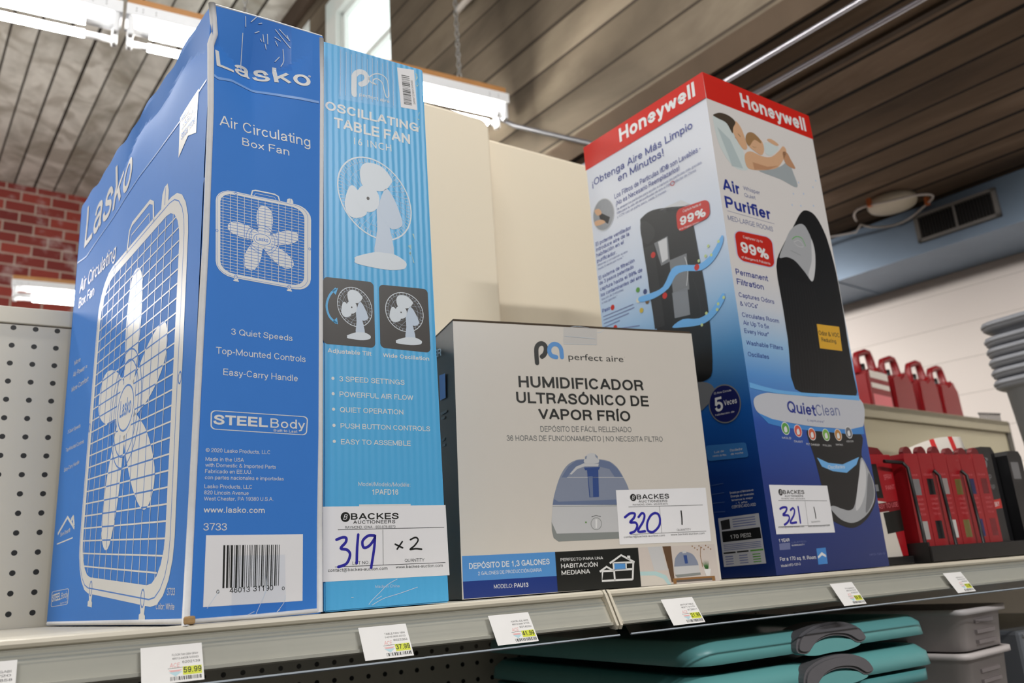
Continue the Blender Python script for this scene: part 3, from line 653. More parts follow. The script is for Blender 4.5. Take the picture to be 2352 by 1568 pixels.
# ------------------------------------------------------------------ price tags
m_card = mat('tag_card', (226,224,222), 0.6); m_ink = mat('black_ink', (26,26,28), 0.5, var=0); m_greyink = mat('grey_ink', (110,110,112), 0.5, var=0)
m_yel = mat('highlighter', (206,212,60), 0.5, var=0); m_redink = mat('faint_red_ink', (222,168,166), 0.5, var=0); m_blueink = mat('faint_blue_ink', (176,206,214), 0.5, var=0)
def price_tag(x, name, code, sku, price, label, w=0.044, seed=1):
    """a card sloping with the price channel; local x along, local z up the slope"""
    S = math.atan2(0.0158, 0.0252)
    t = root('price_tag', label, 'price tag', (x,-0.0300,-0.0392), 0, 'price tags in the clear strip')
    def fr(u, v, o): return (u, -o*math.cos(S)+v*math.sin(S), v*math.cos(S)+o*math.sin(S))
    A = Art(fr, 0); H = 0.0305
    A.quad([(0,H),(w,H),(w,0),(0,0)], m_card, 0); A.build('card', t)
    A = Art(fr, 0)
    A.text(name, [(w*0.50,H*0.70),(w*0.93,H*0.70),(w*0.5,H*0.76)], m_ink, 1); A.text(code, [(w*0.50,H*0.605),(w*0.93,H*0.605),(w*0.5,H*0.66)], m_ink, 1)
    A.text(sku, [(w*0.66,H*0.49),(w*0.95,H*0.49),(w*0.66,H*0.555)], m_ink, 1)
    A.quad([(w*0.66,H*0.40),(w*0.97,H*0.40),(w*0.97,H*0.18),(w*0.66,H*0.18)], m_yel, 1)
    A.text(price, [(w*0.67,H*0.235),(w*0.965,H*0.235),(w*0.67,H*0.385)], m_ink, 2, bold=0.02)
    A.text('ACE', [(w*0.45,H*0.40),(w*0.62,H*0.40),(w*0.45,H*0.52)], m_redink, 1, bold=0.02, shear=0.2)
    A.line([(w*0.42,H*0.375),(w*0.67,H*0.385)], 0.0003, m_ink, 1)
    A.poly([(w*0.43,H*0.28),(w*0.65,H*0.28),(w*0.54,H*0.16)], m_blueink, 1); A.poly([(w*0.43,H*0.33),(w*0.65,H*0.33),(w*0.6,H*0.28),(w*0.47,H*0.28)], m_redink, 1)
    A.bars([(w*0.45,H*0.155),(w*0.97,H*0.155),(w*0.97,H*0.055),(w*0.45,H*0.055)], 24, m_ink, 1, seed)
    A.build('printing', t)
price_tag(-0.158, 'TURBO GABI', '6/18/20', '63858', '49.99', 'white price tag in the strip below the bare pegboard, before the 59.99 tag', seed=1)
price_tag(-0.034, 'FLOOR FAN 20IN GRAY', '46013-44006 5/20/23', '6202139', '59.99', 'white price tag reading 59.99 under the dark blue box fan carton', seed=2)
price_tag(0.138, 'TABLE FAN 16IN', '0-42145-06000 4/27/23', '6023363', '37.99', 'white price tag reading 37.99 under the light blue table fan carton', seed=3)
price_tag(0.265, 'HUM DBL 4GAL WHITE', '46013-2080 3/7/23', '6214000', '41.99', 'white price tag reading 41.99 under the white humidifier carton', seed=4)
price_tag(0.474, 'AIR PUR TABLE', '90271 3/1/23', '6128011', '21.99', 'white price tag with yellow price in the clear strip beside the shelf joint', seed=5)
price_tag(0.741, 'TOWER', '4/2/23', '6188203', '69.99', 'white price tag below the front face of the air purifier carton', w=0.041, seed=6)
price_tag(0.970, 'SPRAY', '4/2/23', '6004203', '12.99', 'white price tag below the black tray of red packets', w=0.041, seed=7)

# ------------------------------------------------------------------ common print colours
m_wht = mat('print_white', (226,226,226), 0.4, var=0); m_kraft = mat('kraft_board', (120,92,62), 0.8, var=0.15)
m_paper = mat('label_paper', (238,237,240), 0.55, var=0.02); m_marker = mat('blue_marker', (38,34,160), 0.4, var=0); m_blk = mat('print_black', (24,25,22), 0.35, var=0)
m_tape = clear_mat('packing_tape', 0.02, 0.15, (248,250,253))
m_tapeshine = mat('tape_crease_glint', (214,226,240), 0.15, var=0)  # pale strokes paint the glints along the tape creases
def front_frame(disp=None):
    if disp:
        f = lambda u, v, o: (u, -o+disp(u, v), v)
        f.curved = True; return f
    return lambda u, v, o: (u, -o, v)
def side_frame(d, disp=None):
    if disp:
        f = lambda u, v, o: (-o+disp(u, v), d-u, v)
        f.curved = True; return f
    return lambda u, v, o: (-o, d-u, v)
def shrink(q, k): return [(a*(1-k)+sum(p[0] for p in q)/4*k, b*(1-k)+sum(p[1] for p in q)/4*k) for a, b in q]
def auction_label(parent, frame, q, big, qty, header, addr, l1, l2, vl, captions, strokes, sw, qstrokes, base=6, qw=None):
    A = Art(frame, base); A.quad(q, m_paper, 0); lab = A.build('auction_label', parent)
    A = Art(frame, base+1)
    hd, sub = header
    A.text('BACKES', hd, m_blk, 1, bold=0.03); A.text('AUCTIONEERS', sub, m_blk, 1, bold=0.02, spacing=1.1)
    L = math.hypot(hd[1][0]-hd[0][0], hd[1][1]-hd[0][1]); c = (hd[0][0]-0.11*L, hd[0][1]+0.05*L)
    A.dot(c, 0.095*L, m_blk, 1, 20); A.text('B', [(c[0]-0.045*L,c[1]-0.05*L),(c[0]+0.045*L,c[1]-0.05*L),(c[0],c[1]+0.05*L)], m_paper, 2, shear=0.3)
    A.text('RAYMOND, IOWA \u2022 800-876-8070', addr, m_blk, 1)
    for l in (l1, l2): A.line(l, 0.0005, m_blk, 1)
    A.line(vl, 0.0004, m_blk, 1)
    for s, p in captions: A.text(s, p, m_blk, 1)
    A.build('printing', lab)
    A = Art(frame, base+2)
    for s in strokes: A.stroke(s, sw, m_marker, 1)
    for s in qstrokes: A.stroke(s, qw or sw*0.5, m_blk, 1)
    A.build('handwriting', lab)
    return lab

def box_fan_art(A, q, ink, ground, nv=14, nh=27, lw=0.0009, name=True):
    K = lambda s, t: bil(q, s, t)
    A.ring(rr(q, 0.17, 0.15), rr(q, 0.135, 0.115, (0.045,0.04,0.075,0.045)), ink, 2)
    o = rr(q, 0.15, 0.13, (0.012,0.012,0.035,0.015)); A.line(o, lw*0.8, ground, 3, closed=True)
    inner = rr(q, 0.135, 0.115, (0.045,0.04,0.075,0.045)); iu = rr([(0,0),(1,0),(1,1),(0,1)], 0.135, 0.115, (0.045,0.04,0.075,0.045))
    cx, cy = 0.47, 0.50; blades = []
    for ang, ln, wd in ((84,0.40,0.17),(17,0.41,0.15),(-40,0.41,0.17),(-113,0.40,0.16),(164,0.36,0.16)):
        a = math.radians(ang); ca, sa = math.cos(a), math.sin(a); P = []
        for x, y in ((0.02,-0.25),(0.25,-0.45),(0.6,-0.52),(0.9,-0.35),(1.0,0.05),(0.92,0.42),(0.6,0.5),(0.25,0.3),(0.02,0.22)):
            X, Y = x*ln, y*wd; P.append((cx+X*ca-Y*sa, cy-(X*sa+Y*ca)))
        blades.append(spline(P, 4, True))
    for b in blades: A.poly([K(*p) for p in b], ink, 2)
    ring = [(cx+0.15*math.cos(k*math.pi/16), cy+0.15*math.sin(k*math.pi/16)) for k in range(32)]
    def grid(p0, p1, n):
        run = None
        for i in range(n):
            f0, f1 = i/n, (i+1)/n; c = (p0[0]+(p1[0]-p0[0])*(f0+f1)/2, p0[1]+(p1[1]-p0[1])*(f0+f1)/2)
            st = 0 if not inside(c, iu) else (2 if any(inside(c, b) for b in blades) else 1)
            if run is None or run[0] != st:
                if run and run[0]: out.append((run[0], run[1], f0))
                run = (st, f0)
        if run and run[0]: out.append((run[0], run[1], 1.0))
    for kind, n in (('v', nv), ('h', nh)):
        for i in range(1, n):
            out = []; f = i/n
            p0, p1 = ((f,0.0),(f,1.0)) if kind == 'v' else ((0.0,f),(1.0,f))
            grid(p0, p1, 70)
            for st, a, b in out:
                L = [K(p0[0]+(p1[0]-p0[0])*x, p0[1]+(p1[1]-p0[1])*x) for x in (a, b)]
                A.line(L, lw, ink if st == 1 else ground, 3)
    for r in (0.135, 0.165): A.line([K(cx+r*math.cos(k*math.pi/18), cy+r*math.sin(k*math.pi/18)) for k in range(36)], lw, ground, 4, closed=True)
    A.poly([K(cx+0.105*math.cos(k*math.pi/14), cy+0.078*math.sin(k*math.pi/14)) for k in range(28)], ink, 4)
    A.line([K(cx+0.088*math.cos(k*math.pi/14), cy+0.063*math.sin(k*math.pi/14)) for k in range(28)], lw*1.3, ground, 5, closed=True)
    if name: A.text('Lasko', [K(cx-0.062,cy+0.02), K(cx+0.062,cy+0.02), K(cx-0.062,cy-0.028)], ground, 5, bold=0.02)
    A.line([K(0.355,0.01),K(0.37,-0.055),K(0.40,-0.068),K(0.60,-0.068),K(0.64,-0.05),K(0.655,0.01)], lw*3.2, ink, 2)
    A.line([K(0.385,0.005),K(0.40,-0.032),K(0.60,-0.032),K(0.62,0.005)], lw, ink, 2)
    A.poly([K(0.73,0.0),K(0.735,-0.04),K(0.755,-0.055),K(0.785,-0.055),K(0.80,-0.03),K(0.80,0.0)], ink, 2); A.line([K(0.765,0.0),K(0.767,-0.05)], lw, ground, 3)
    for s in (0.2, 0.76):
        A.poly([K(s-0.02,1.0),K(s+0.025,1.0),K(s+0.02,1.018),K(s+0.03,1.022),K(s+0.03,1.035),K(s-0.025,1.035),K(s-0.025,1.022),K(s-0.012,1.018)], ink, 2)
        A.line([K(s+0.016*math.cos(k*0.6), 0.985+0.02*math.sin(k*0.6)) for k in range(11)], lw, ground, 4, closed=True)
    for s, t2 in ((0.2,0.02),(0.985,0.5),(0.012,0.5)): A.line([K(s+0.012*math.cos(k*0.6), t2+0.014*math.sin(k*0.6)) for k in range(11)], lw, ground, 4, closed=True)

# ------------------------------------------------------------------ carton of the box fan
bx, by, bz, bw, bd, bh = (0.0, -0.00301, 0.14411, 0.11599, 0.53835, 0.58362)
FQ = [(0.0010,0.5805),(0.1196,0.5904),(0.1149,0.0005),(-0.0006,-0.0006)]; SQ = [(0.0035,0.5827),(0.5415,0.5780),(0.5364,-0.0007),(-0.0017,-0.0052)]
m_fan = mat('blue_print_board', (58,127,214), 0.62, spec=0.3, var=0.02, bump=0.05, bscale=60); m_fanw = mat('worn_white_edge', (222,222,224), 0.6, var=0.08, nscale=120)
m_band = mat('pale_blue_print', (124,168,232), 0.4, var=0); m_lblue = mat('print_blue_ink', (58,127,214), 0.4, var=0)
fan = root('box_fan_carton', 'tall royal blue box fan carton with white worn edges and a crushed top corner', 'carton', (bx,by,0), bz)
D = SQ[1][0]; TOPL = FQ[0][1]; TOPR = FQ[1][1]; BOTL = 0.0
def fdisp(u, v):
    top = TOPL+(TOPR-TOPL)*u/bw; k = u/bw
    dep = 0.062-0.05*abs(k-0.42)**1.4*2.0     # how far below the top edge the fold runs
    dep = max(dep, 0.004); s = (top-v)/dep
    amp = 0.015*max(0.0, 1-abs(k-0.40)/0.52)
    if s < 0: return 0.0
    if s < 1: return amp*s
    return amp*math.exp(-(s-1)*1.6)
def sdisp(u, v):
    k = u/D; top = SQ[0][1]+(SQ[1][1]-SQ[0][1])*k; dep = 0.030+0.012*math.sin(k*7)+0.008*math.sin(k*19+1); s = (top-v)/dep
    amp = 0.0045*min(1, k*2.2)
    if s < 0: return 0.0
    if s < 1: return amp*s
    return amp*math.exp(-(s-1)*1.1)
def grid_face(bm, q, nu, nv, frame, mi=0, wob=None):
    V = [[bm.verts.new(frame(*((lambda p: (p[0], p[1]+(wob(i/nu)*(1-j/nv)**6 if wob else 0)))(bil(q, i/nu, j/nv))), 0)) for j in range(nv+1)] for i in range(nu+1)]
    for i in range(nu):
        for j in range(nv):
            f = bm.faces.new((V[i][j], V[i][j+1], V[i+1][j+1], V[i+1][j])); f.material_index = mi
    return V
bm = bmesh.new()
cFQ = [(0,FQ[0][1]),(bw,FQ[1][1]),(bw,0.0005),(0,0.0005)]; cSQ = [(0,SQ[0][1]),(D,SQ[1][1]),(D,0.0005),(0,0.0005)]
fq2 = [FQ[0],FQ[1],(FQ[2][0],max(FQ[2][1],0.0005)),(FQ[3][0],max(FQ[3][1],0.0005))]
V1 = grid_face(bm, fq2, 40, 140, front_frame(fdisp)); V2 = grid_face(bm, [SQ[0],SQ[1],(SQ[2][0],0.0005),(SQ[3][0],0.0005)], 80, 120, side_frame(D, sdisp), wob=lambda k: 0.0022*math.sin(k*23)+0.0015*math.sin(k*51+2))
BRX = bw
b0 = bm.verts.new((bw,D,0.0005)); b1 = bm.verts.new((bw,D,SQ[0][1])); f0 = bm.verts.new((fq2[2][0],0,0.0005)); f1 = bm.verts.new((FQ[1][0],0,FQ[1][1]))
c0 = bm.verts.new((0,D,0.0005)); c1 = bm.verts.new((0,D,SQ[0][1])); d0 = bm.verts.new((0,0,0.0005)); d1 = bm.verts.new((FQ[0][0],0.012,FQ[0][1]-0.004))
bm.faces.new((f0,b0,b1,f1)); bm.faces.new((b0,c0,c1,b1)); bm.faces.new((d0,c0,b0,f0))
body = link('carton_body', bm, m_fan, fan)
# closing flaps, slightly sunk, showing raw board along their edges
bm = bmesh.new()
P = [(0.004,0.004,FQ[0][1]-0.0035),(FQ[1][0]-0.003,0.004,FQ[1][1]-0.003),(bw-0.003,D-0.004,SQ[0][1]-0.003),(0.004,D-0.004,SQ[0][1]-0.003)]
vs = [bm.verts.new(p) for p in P]+[bm.verts.new((p[0],p[1],p[2]-0.004)) for p in P]
for q in ((0,1,2,3),(7,6,5,4),(0,4,5,1),(1,5,6,2),(2,6,7,3),(3,7,4,0)): bm.faces.new([vs[i] for i in q])
link('top_flap', bm, m_kraft, fan)
bm = bmesh.new(); add_tube(bm, [(FQ[0][0]+0.002,0.0012,FQ[0][1]-0.0002),(FQ[0][0]*0.5+FQ[1][0]*0.5,0.0012,(FQ[0][1]+FQ[1][1])/2+0.001),(FQ[1][0]-0.001,0.0012,FQ[1][1]+0.0003)], [0.0016,0.0014,0.0014], 6)
add_tube(bm, [(0.02,0.006,FQ[0][1]-0.001),(0.06,0.007,(FQ[0][1]+FQ[1][1])/2+0.0005),(0.11,0.006,FQ[1][1]-0.0005)], 0.0022, 6, 1)
link('torn_board_edge', bm, [m_fanw, m_kraft], fan)
# white worn corner edges
bm = bmesh.new()
fl = [(FQ[0][0]+0.000,FQ[0][1]),(FQ[0][0]+0.004,FQ[0][1]-0.045),(0.001,0.40),(0.0,0.2),(0.0,0.0015)]
edge_px = [(0.0010,0.5805),(0.0032,0.5664),(0.0058,0.5505),(0.0021,0.5352),(0.0037,0.4639),(0.0036,0.3260),(0.0022,0.2279),(0.0006,0.0972),(-0.0006,-0.0003)]
pts = [(p[0],fdisp(p[0],p[1]),p[1]) for p in edge_px]
add_tube(bm, pts, [0.0036,0.0036,0.0036,0.0034,0.0030,0.003,0.003,0.003,0.0032], 8)
rp = [(0.1186,0.5879),(0.1189,0.5282),(0.1172,0.3312),(0.1162,0.1576),(0.1151,0.0783),(0.1149,0.0016)]
add_tube(bm, [(p[0]-0.0007,0.0022,p[1]) for p in rp], [0.0035,0.0031,0.0031,0.0031,0.0036,0.0037], 8)
add_tube(bm, [(0.002,0.001,0.0026),(bw*0.5,0.001,0.0024),(FQ[2][0]-0.002,0.001,0.003)], 0.0022, 6)
add_tube(bm, [(0.001,0.004,0.003),(0.001,D-0.003,0.003)], 0.0026, 6)
link('white_edge', bm, m_fanw, fan)
bm = bmesh.new(); add_box(bm, (-0.003,-0.004,0.0006), (0.006,0.004,0.007), 0, 0.0015); link('torn_corner', bm, mat('torn_kraft', (176,142,98), 0.9, var=0.25, nscale=300), fan)
A = Art(front_frame(fdisp), 8)
A.text('Lasko', [(0.0082,0.5140),(0.1056,0.5232),(0.0084,0.5324)], m_wht, 2, bold=0.018)
A.text('\u00ae', [(0.1028,0.5340),(0.1056,0.5346),(0.1028,0.5364)], m_wht, 2)
A.line([(0.0054,0.5017),(0.0098,0.4999),(0.0239,0.5039),(0.0473,0.5029),(0.0799,0.5044),(0.1145,0.5083)], 0.0028, m_band, 1)
A.build('brand_lettering', fan); A = Art(front_frame(fdisp), 3)
A.text('Air Circulating', [(0.0126,0.4493),(0.1050,0.4533),(0.0156,0.4607)], m_wht, 2); A.text('Box Fan', [(0.0352,0.4354),(0.0825,0.4372),(0.0350,0.4437)], m_wht, 2)
A.build('title_lettering', fan); A = Art(front_frame(fdisp), 2)
box_fan_art(A, [(0.0109,0.3839),(0.1059,0.3863),(0.1055,0.2970),(0.0136,0.2984)], m_wht, m_lblue, 14, 30, 0.00042)
A.build('fan_picture', fan); A = Art(front_frame(fdisp), 2)
A.text('3 Quiet Speeds', [(0.0291,0.2441),(0.0871,0.2453),(0.0289,0.2498)], m_wht); A.text('Top-Mounted Controls', [(0.0162,0.2249),(0.1003,0.2262),(0.0162,0.2311)], m_wht); A.text('Easy-Carry Handle', [(0.0232,0.2062),(0.0927,0.2069),(0.0230,0.2122)], m_wht)
A.build('feature_lettering', fan); A = Art(front_frame(fdisp), 2)
bq = [(0.0133,0.1743),(0.1030,0.1746),(0.1017,0.1569),(0.0137,0.1576)]
A.ring(rr(bq, 0.05, 0.2), rr(bq, 0.045, 0.18, (0.012,0.04,0.012,0.04)), m_wht, 1)
A.text('STEEL', [(0.0158,0.1624),(0.0645,0.1627),(0.0159,0.1710)], m_wht, 2, bold=0.045); A.text('Body', [(0.0669,0.1622),(0.1000,0.1627),(0.0668,0.1707)], m_wht, 2, bold=0.008); A.text('Built to Last', [(0.0700,0.1588),(0.0925,0.1589),(0.0700,0.1612)], m_wht, 2, bold=0.012)
A.build('logo_badge', fan); A = Art(front_frame(fdisp), 2)
for s, p in (('\u00a9 2020 Lasko Products, LLC', [(0.0103,0.1381),(0.0669,0.1383),(0.0102,0.1415)]), ('Made in the USA', [(0.0104,0.1306),(0.0433,0.1307),(0.0103,0.1339)]), ('with Domestic & Imported Parts', [(0.0104,0.1256),(0.0723,0.1256),(0.0103,0.1289)]), ('Fabricado en EE.UU.', [(0.0104,0.1203),(0.0507,0.1205),(0.0103,0.1236)]),
             ('con partes nacionales e importadas', [(0.0104,0.1152),(0.0797,0.1154),(0.0103,0.1184)]), ('Lasko Products, LLC', [(0.0103,0.1077),(0.0510,0.1077),(0.0102,0.1110)]), ('820 Lincoln Avenue', [(0.0103,0.1027),(0.0482,0.1024),(0.0102,0.1059)]), ('West Chester, PA 19380 U.S.A.', [(0.0103,0.0976),(0.0703,0.0975),(0.0102,0.1008)])):
    A.text(s, p, m_wht)
A.text('www.lasko.com', [(0.0103,0.0878),(0.0627,0.0871),(0.0101,0.0928)], m_wht, bold=0.014); A.text('3733', [(0.0105,0.0732),(0.0301,0.0729),(0.0102,0.0792)], m_wht)
A.build('address_lettering', fan); A = Art(front_frame(fdisp), 2)
A.quad([(0.0131,0.0693),(0.0982,0.0685),(0.0980,0.0121),(0.0126,0.0129)], m_paper, 1)
A.bars([(0.0276,0.0610),(0.0773,0.0600),(0.0767,0.0259),(0.0278,0.0266)], 30, m_blk, 2, 11)
for s, p in (('46013', [(0.0337,0.0226),(0.0510,0.0224),(0.0336,0.0269)]), ('31190', [(0.0537,0.0226),(0.0713,0.0224),(0.0536,0.0270)]), ('0', [(0.0229,0.0226),(0.0254,0.0226),(0.0228,0.0257)]), ('0', [(0.0791,0.0219),(0.0817,0.0220),(0.0791,0.0250)])): A.text(s, p, m_blk, 2, bold=0.012)
A.build('barcode_panel', fan)
A = Art(side_frame(D, sdisp), 8)
A.text('Lasko', [(0.0408,0.5040),(0.2778,0.4989),(0.0208,0.5668)], m_wht, 2, bold=0.008); A.line([(0.0052,0.4940),(0.0600,0.4841),(0.3139,0.4934),(0.4606,0.4907),(0.5331,0.4993)], 0.0022, m_band, 1)
A.build('brand_lettering', fan); A = Art(side_frame(D, sdisp), 8)
A.text('Air Circulating', [(0.0363,0.4367),(0.2267,0.4238),(0.0321,0.4574)], m_wht); A.text('Box Fan', [(0.0382,0.4150),(0.1259,0.4071),(0.0358,0.4300)], m_wht)
A.build('title_lettering', fan); A = Art(side_frame(D, sdisp), 6)
A.poly([(0.4600,0.4948),(0.5129,0.5007),(0.5133,0.4516),(0.4890,0.4600),(0.4614,0.4485)], m_wht, 1)
A.text('Made in the', [(0.4667,0.4868),(0.5093,0.4873),(0.4658,0.4931)], m_lblue, 8, bold=0.01); A.text('\u2022 USA \u2022', [(0.4705,0.4785),(0.5076,0.4796),(0.4697,0.4847)], m_lblue, 8, bold=0.02); A.line([(0.4679,0.4773),(0.5091,0.4776)], 0.0008, m_lblue, 8); A.line([(0.4686,0.4719),(0.5091,0.4714)], 0.0008, m_lblue, 8); A.text('Since 1906', [(0.4681,0.4651),(0.5073,0.4648),(0.4672,0.4721)], m_lblue, 8, bold=0.015)
A.build('pennant_badge', fan); A = Art(side_frame(D, sdisp), 2)
box_fan_art(A, [(0.1578,0.4164),(0.5026,0.4119),(0.5031,0.0110),(0.1492,0.0385)], m_wht, m_lblue, 14, 27, 0.0016)
A.build('fan_picture', fan); A = Art(side_frame(D, sdisp), 2)
for s, p in (('More', [(0.0395,0.3336),(0.0754,0.3308),(0.0384,0.3402)]), ('Air Power =', [(0.0369,0.3175),(0.1182,0.3107),(0.0356,0.3247)]), ('More Comfort', [(0.0358,0.2975),(0.1303,0.2915),(0.0345,0.3045)]), ('3 Quiet Speeds', [(0.0325,0.2417),(0.1059,0.2376),(0.0319,0.2465)]), ('Top-Mounted Controls', [(0.0295,0.2179),(0.1324,0.2130),(0.0288,0.2229)]), ('Easy-Carry Handle', [(0.0298,0.1917),(0.1152,0.1903),(0.0291,0.1967)]), ('Save-Smart\u00ae', [(0.0382,0.1081),(0.0944,0.1095),(0.0374,0.1133)]), ('3733', [(0.4886,0.0243),(0.5099,0.0237),(0.4877,0.0303)]), ('Color: White', [(0.4598,0.0134),(0.5105,0.0123),(0.4589,0.0186)])):
    A.text(s, p, m_wht)
A.line([(0.0225,0.1126),(0.0732,0.1293),(0.1166,0.1121)], 0.004, m_wht, 1); A.line([(0.0947,0.1237),(0.1063,0.1268)], 0.005, m_wht, 1); A.line([(0.1052,0.1269),(0.1136,0.1149)], 0.006, m_wht, 1); A.line([(0.0215,0.1000),(0.1110,0.1012)], 0.0016, m_wht, 1)
bq = [(0.0154,0.0415),(0.1120,0.0426),(0.1123,0.0243),(0.0172,0.0226)]
A.ring(rr(bq, 0.09, 0.12), rr(bq, 0.08, 0.1, (0.025,0.03,0.025,0.03)), m_wht, 1)
A.text('STEEL', [(0.0205,0.0290),(0.0702,0.0309),(0.0169,0.0379)], m_wht, 2, bold=0.04); A.text('Body', [(0.0735,0.0310),(0.1104,0.0326),(0.0707,0.0382)], m_wht, 2); A.text('Built to Last', [(0.0703,0.0249),(0.1074,0.0264),(0.0695,0.0270)], m_wht, 2)
A.build('side_lettering', fan)
A = Art(front_frame(fdisp), 16)
tq = [(0.0346,0.5850),(0.0834,0.5901),(0.0864,0.5380),(0.0354,0.5246)]
for i in range(8):
    for j in range(8): A.poly([bil(tq,i/8,j/8), bil(tq,(i+1)/8,j/8), bil(tq,(i+1)/8,(j+1)/8), bil(tq,i/8,(j+1)/8)], m_tape, 0)
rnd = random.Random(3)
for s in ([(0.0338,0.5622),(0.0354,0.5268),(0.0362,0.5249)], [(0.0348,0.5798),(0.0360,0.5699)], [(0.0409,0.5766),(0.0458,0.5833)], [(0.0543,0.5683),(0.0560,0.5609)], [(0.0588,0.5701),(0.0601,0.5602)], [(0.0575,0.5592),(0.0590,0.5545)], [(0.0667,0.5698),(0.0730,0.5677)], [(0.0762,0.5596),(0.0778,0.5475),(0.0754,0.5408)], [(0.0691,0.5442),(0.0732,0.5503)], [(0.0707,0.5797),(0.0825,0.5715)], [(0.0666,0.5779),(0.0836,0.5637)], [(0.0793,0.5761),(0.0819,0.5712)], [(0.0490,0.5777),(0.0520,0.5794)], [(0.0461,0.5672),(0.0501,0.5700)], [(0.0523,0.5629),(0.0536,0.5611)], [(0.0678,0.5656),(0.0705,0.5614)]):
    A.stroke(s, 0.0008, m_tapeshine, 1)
A.build('packing_tape', fan); A = Art(front_frame(fdisp), 9)
tq = [(0.0354,0.0523),(0.0816,0.0515),(0.0829,0.0004),(0.0357,0.0014)]
A.quad([tq[0],tq[1],(tq[2][0],max(tq[2][1],0.002)),(tq[3][0],max(tq[3][1],0.002))], m_tape, 0)
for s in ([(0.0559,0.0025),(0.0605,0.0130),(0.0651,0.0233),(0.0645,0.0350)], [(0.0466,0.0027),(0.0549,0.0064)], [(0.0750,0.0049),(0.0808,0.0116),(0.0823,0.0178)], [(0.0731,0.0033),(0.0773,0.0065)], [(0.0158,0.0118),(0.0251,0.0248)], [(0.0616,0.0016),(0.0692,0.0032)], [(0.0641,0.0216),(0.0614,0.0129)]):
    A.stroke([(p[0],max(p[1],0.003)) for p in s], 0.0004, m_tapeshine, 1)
A.build('packing_tape', fan)

# ------------------------------------------------------------------ carton of the table fan
bx, by, bz, bw, bd, bh = (0.12395, 0.03476, 0.00503, 0.12368, 0.45, 0.5996)
q0 = [(0.0021,0.6010),(0.1213,0.5987),(0.1257,0.0011),(-0.0015,0.0013)]
m_tf = mat('sky_blue_print_board', (84,178,232), 0.38, var=0.02, ridge=('X', 46.0, 0.13)); m_tfw = mat('table_fan_white', (216,224,232), 0.4, var=0.0); m_tfw2 = mat('table_fan_shade', (196,210,228), 0.4, var=0.0); m_tfl = mat('sky_blue_ink', (84,178,232), 0.4, var=0)
m_tfd = mat('charcoal_print', (62,58,56), 0.4, var=0.1, nscale=60)
tf = root('table_fan_carton', 'light blue corrugated table fan carton standing between the dark blue and white cartons', 'carton', (bx,by,0), bz)
bm = bmesh.new(); dT = 0.40
F = [bm.verts.new((u,0,max(v,0.0005))) for u, v in [(0.0,q0[0][1]),q0[1],(q0[2][0],0.0005),(0.0,0.0005)]]; Bk = [bm.verts.new((v.co.x,dT,v.co.z)) for v in F]
bm.faces.new(F[::-1]); bm.faces.new(Bk)
for i in range(4): bm.faces.new((F[i],F[(i+1) % 4],Bk[(i+1) % 4],Bk[i]))
bmesh.ops.recalc_face_normals(bm, faces=bm.faces[:]); bmesh.ops.bevel(bm, geom=[e for e in bm.edges], offset=0.0012, segments=2, affect='EDGES')
link('carton_body', bm, m_tf, tf)
A = Art(front_frame())
A.stroke([(0.0362,0.5428),(0.0362,0.5602),(0.0374,0.5681),(0.0426,0.5733),(0.0491,0.5733),(0.0516,0.5669),(0.0489,0.5610),(0.0441,0.5578)], 0.0062, m_wht, 2)
A.line(spline([(0.0630,0.5625),(0.0571,0.5632),(0.0538,0.5675),(0.0567,0.5726),(0.0634,0.5768),(0.0711,0.5766),(0.0759,0.5713),(0.0769,0.5621),(0.0773,0.5515),(0.0740,0.5499),(0.0717,0.5583),(0.0697,0.5667),(0.0643,0.5704),(0.0599,0.5685),(0.0587,0.5646),(0.0630,0.5625)], 4, False), 0.0012, m_wht, 2)
A.text('perfect aire', [(0.0421,0.5426),(0.0780,0.5427),(0.0422,0.5470)], m_wht, bold=0.01)
A.build('brand_logo', tf); A = Art(front_frame())
A.text('OSCILLATING', [(0.0032,0.5160),(0.1124,0.5146),(0.0032,0.5270)], m_wht, bold=0.040); A.text('TABLE FAN', [(0.0128,0.4968),(0.1015,0.4966),(0.0129,0.5093)], m_wht, bold=0.040); A.text('16 INCH', [(0.0353,0.4810),(0.0785,0.4820),(0.0354,0.4893)], m_wht, font='round', spacing=1.15)
def table_fan(A, fm, cage, k=1.0, detail=60, dark=None):
    """fm maps drawing units to the face; cage = ellipse points"""
    A.ring(ell(*cage, k=1.0), ell(*cage, k=0.965), m_tfw, 2)
    o = ell(*cage, n=detail*2, k=0.96); i1 = ell(*cage, n=detail*2, k=0.86); i2 = ell(*cage, n=detail*2, k=0.40)
    for j in range(0, detail*2, 2): A.line([o[j], i1[j]], 0.00055*k, m_tfw2, 2)
    for j in range(0, detail*2, 4): A.line([i1[j], i2[(j+6) % (detail*2)]], 0.0003*k, m_tfw2, 2)
    for r in (0.86, 0.7): A.line(ell(*cage, k=r), 0.0003*k, m_tfw2, 2, closed=True)
    A.smooth(fm((345,930, 398,960, 415,1060, 437,1200, 385,1210, 330,1192, 345,1060)), m_tfw2, 3, 3)
    A.smooth(fm((228,1215, 235,1198, 330,1180, 385,1186, 440,1197, 500,1238, 500,1268, 470,1278, 380,1272, 240,1236)), m_tfw, 4, 3)
    for b, c in (((250,760, 265,708, 310,697, 375,722, 425,785, 420,815, 385,850, 330,850, 270,830), m_tfw), ((240,850, 205,822, 182,860, 172,930, 198,985, 245,997, 290,965), m_tfw), ((390,840, 430,880, 465,960, 485,1030, 465,1055, 420,1058, 375,1000, 355,930), m_tfw2)):
        A.smooth(fm(b), c, 4, 4)
    h = fm((232,878, 357,910, 300,820, 292,964)); A.poly(ell(*h, n=28), m_tfw, 5); A.poly(ell(*h, n=12, k=0.13), m_tfd, 6)
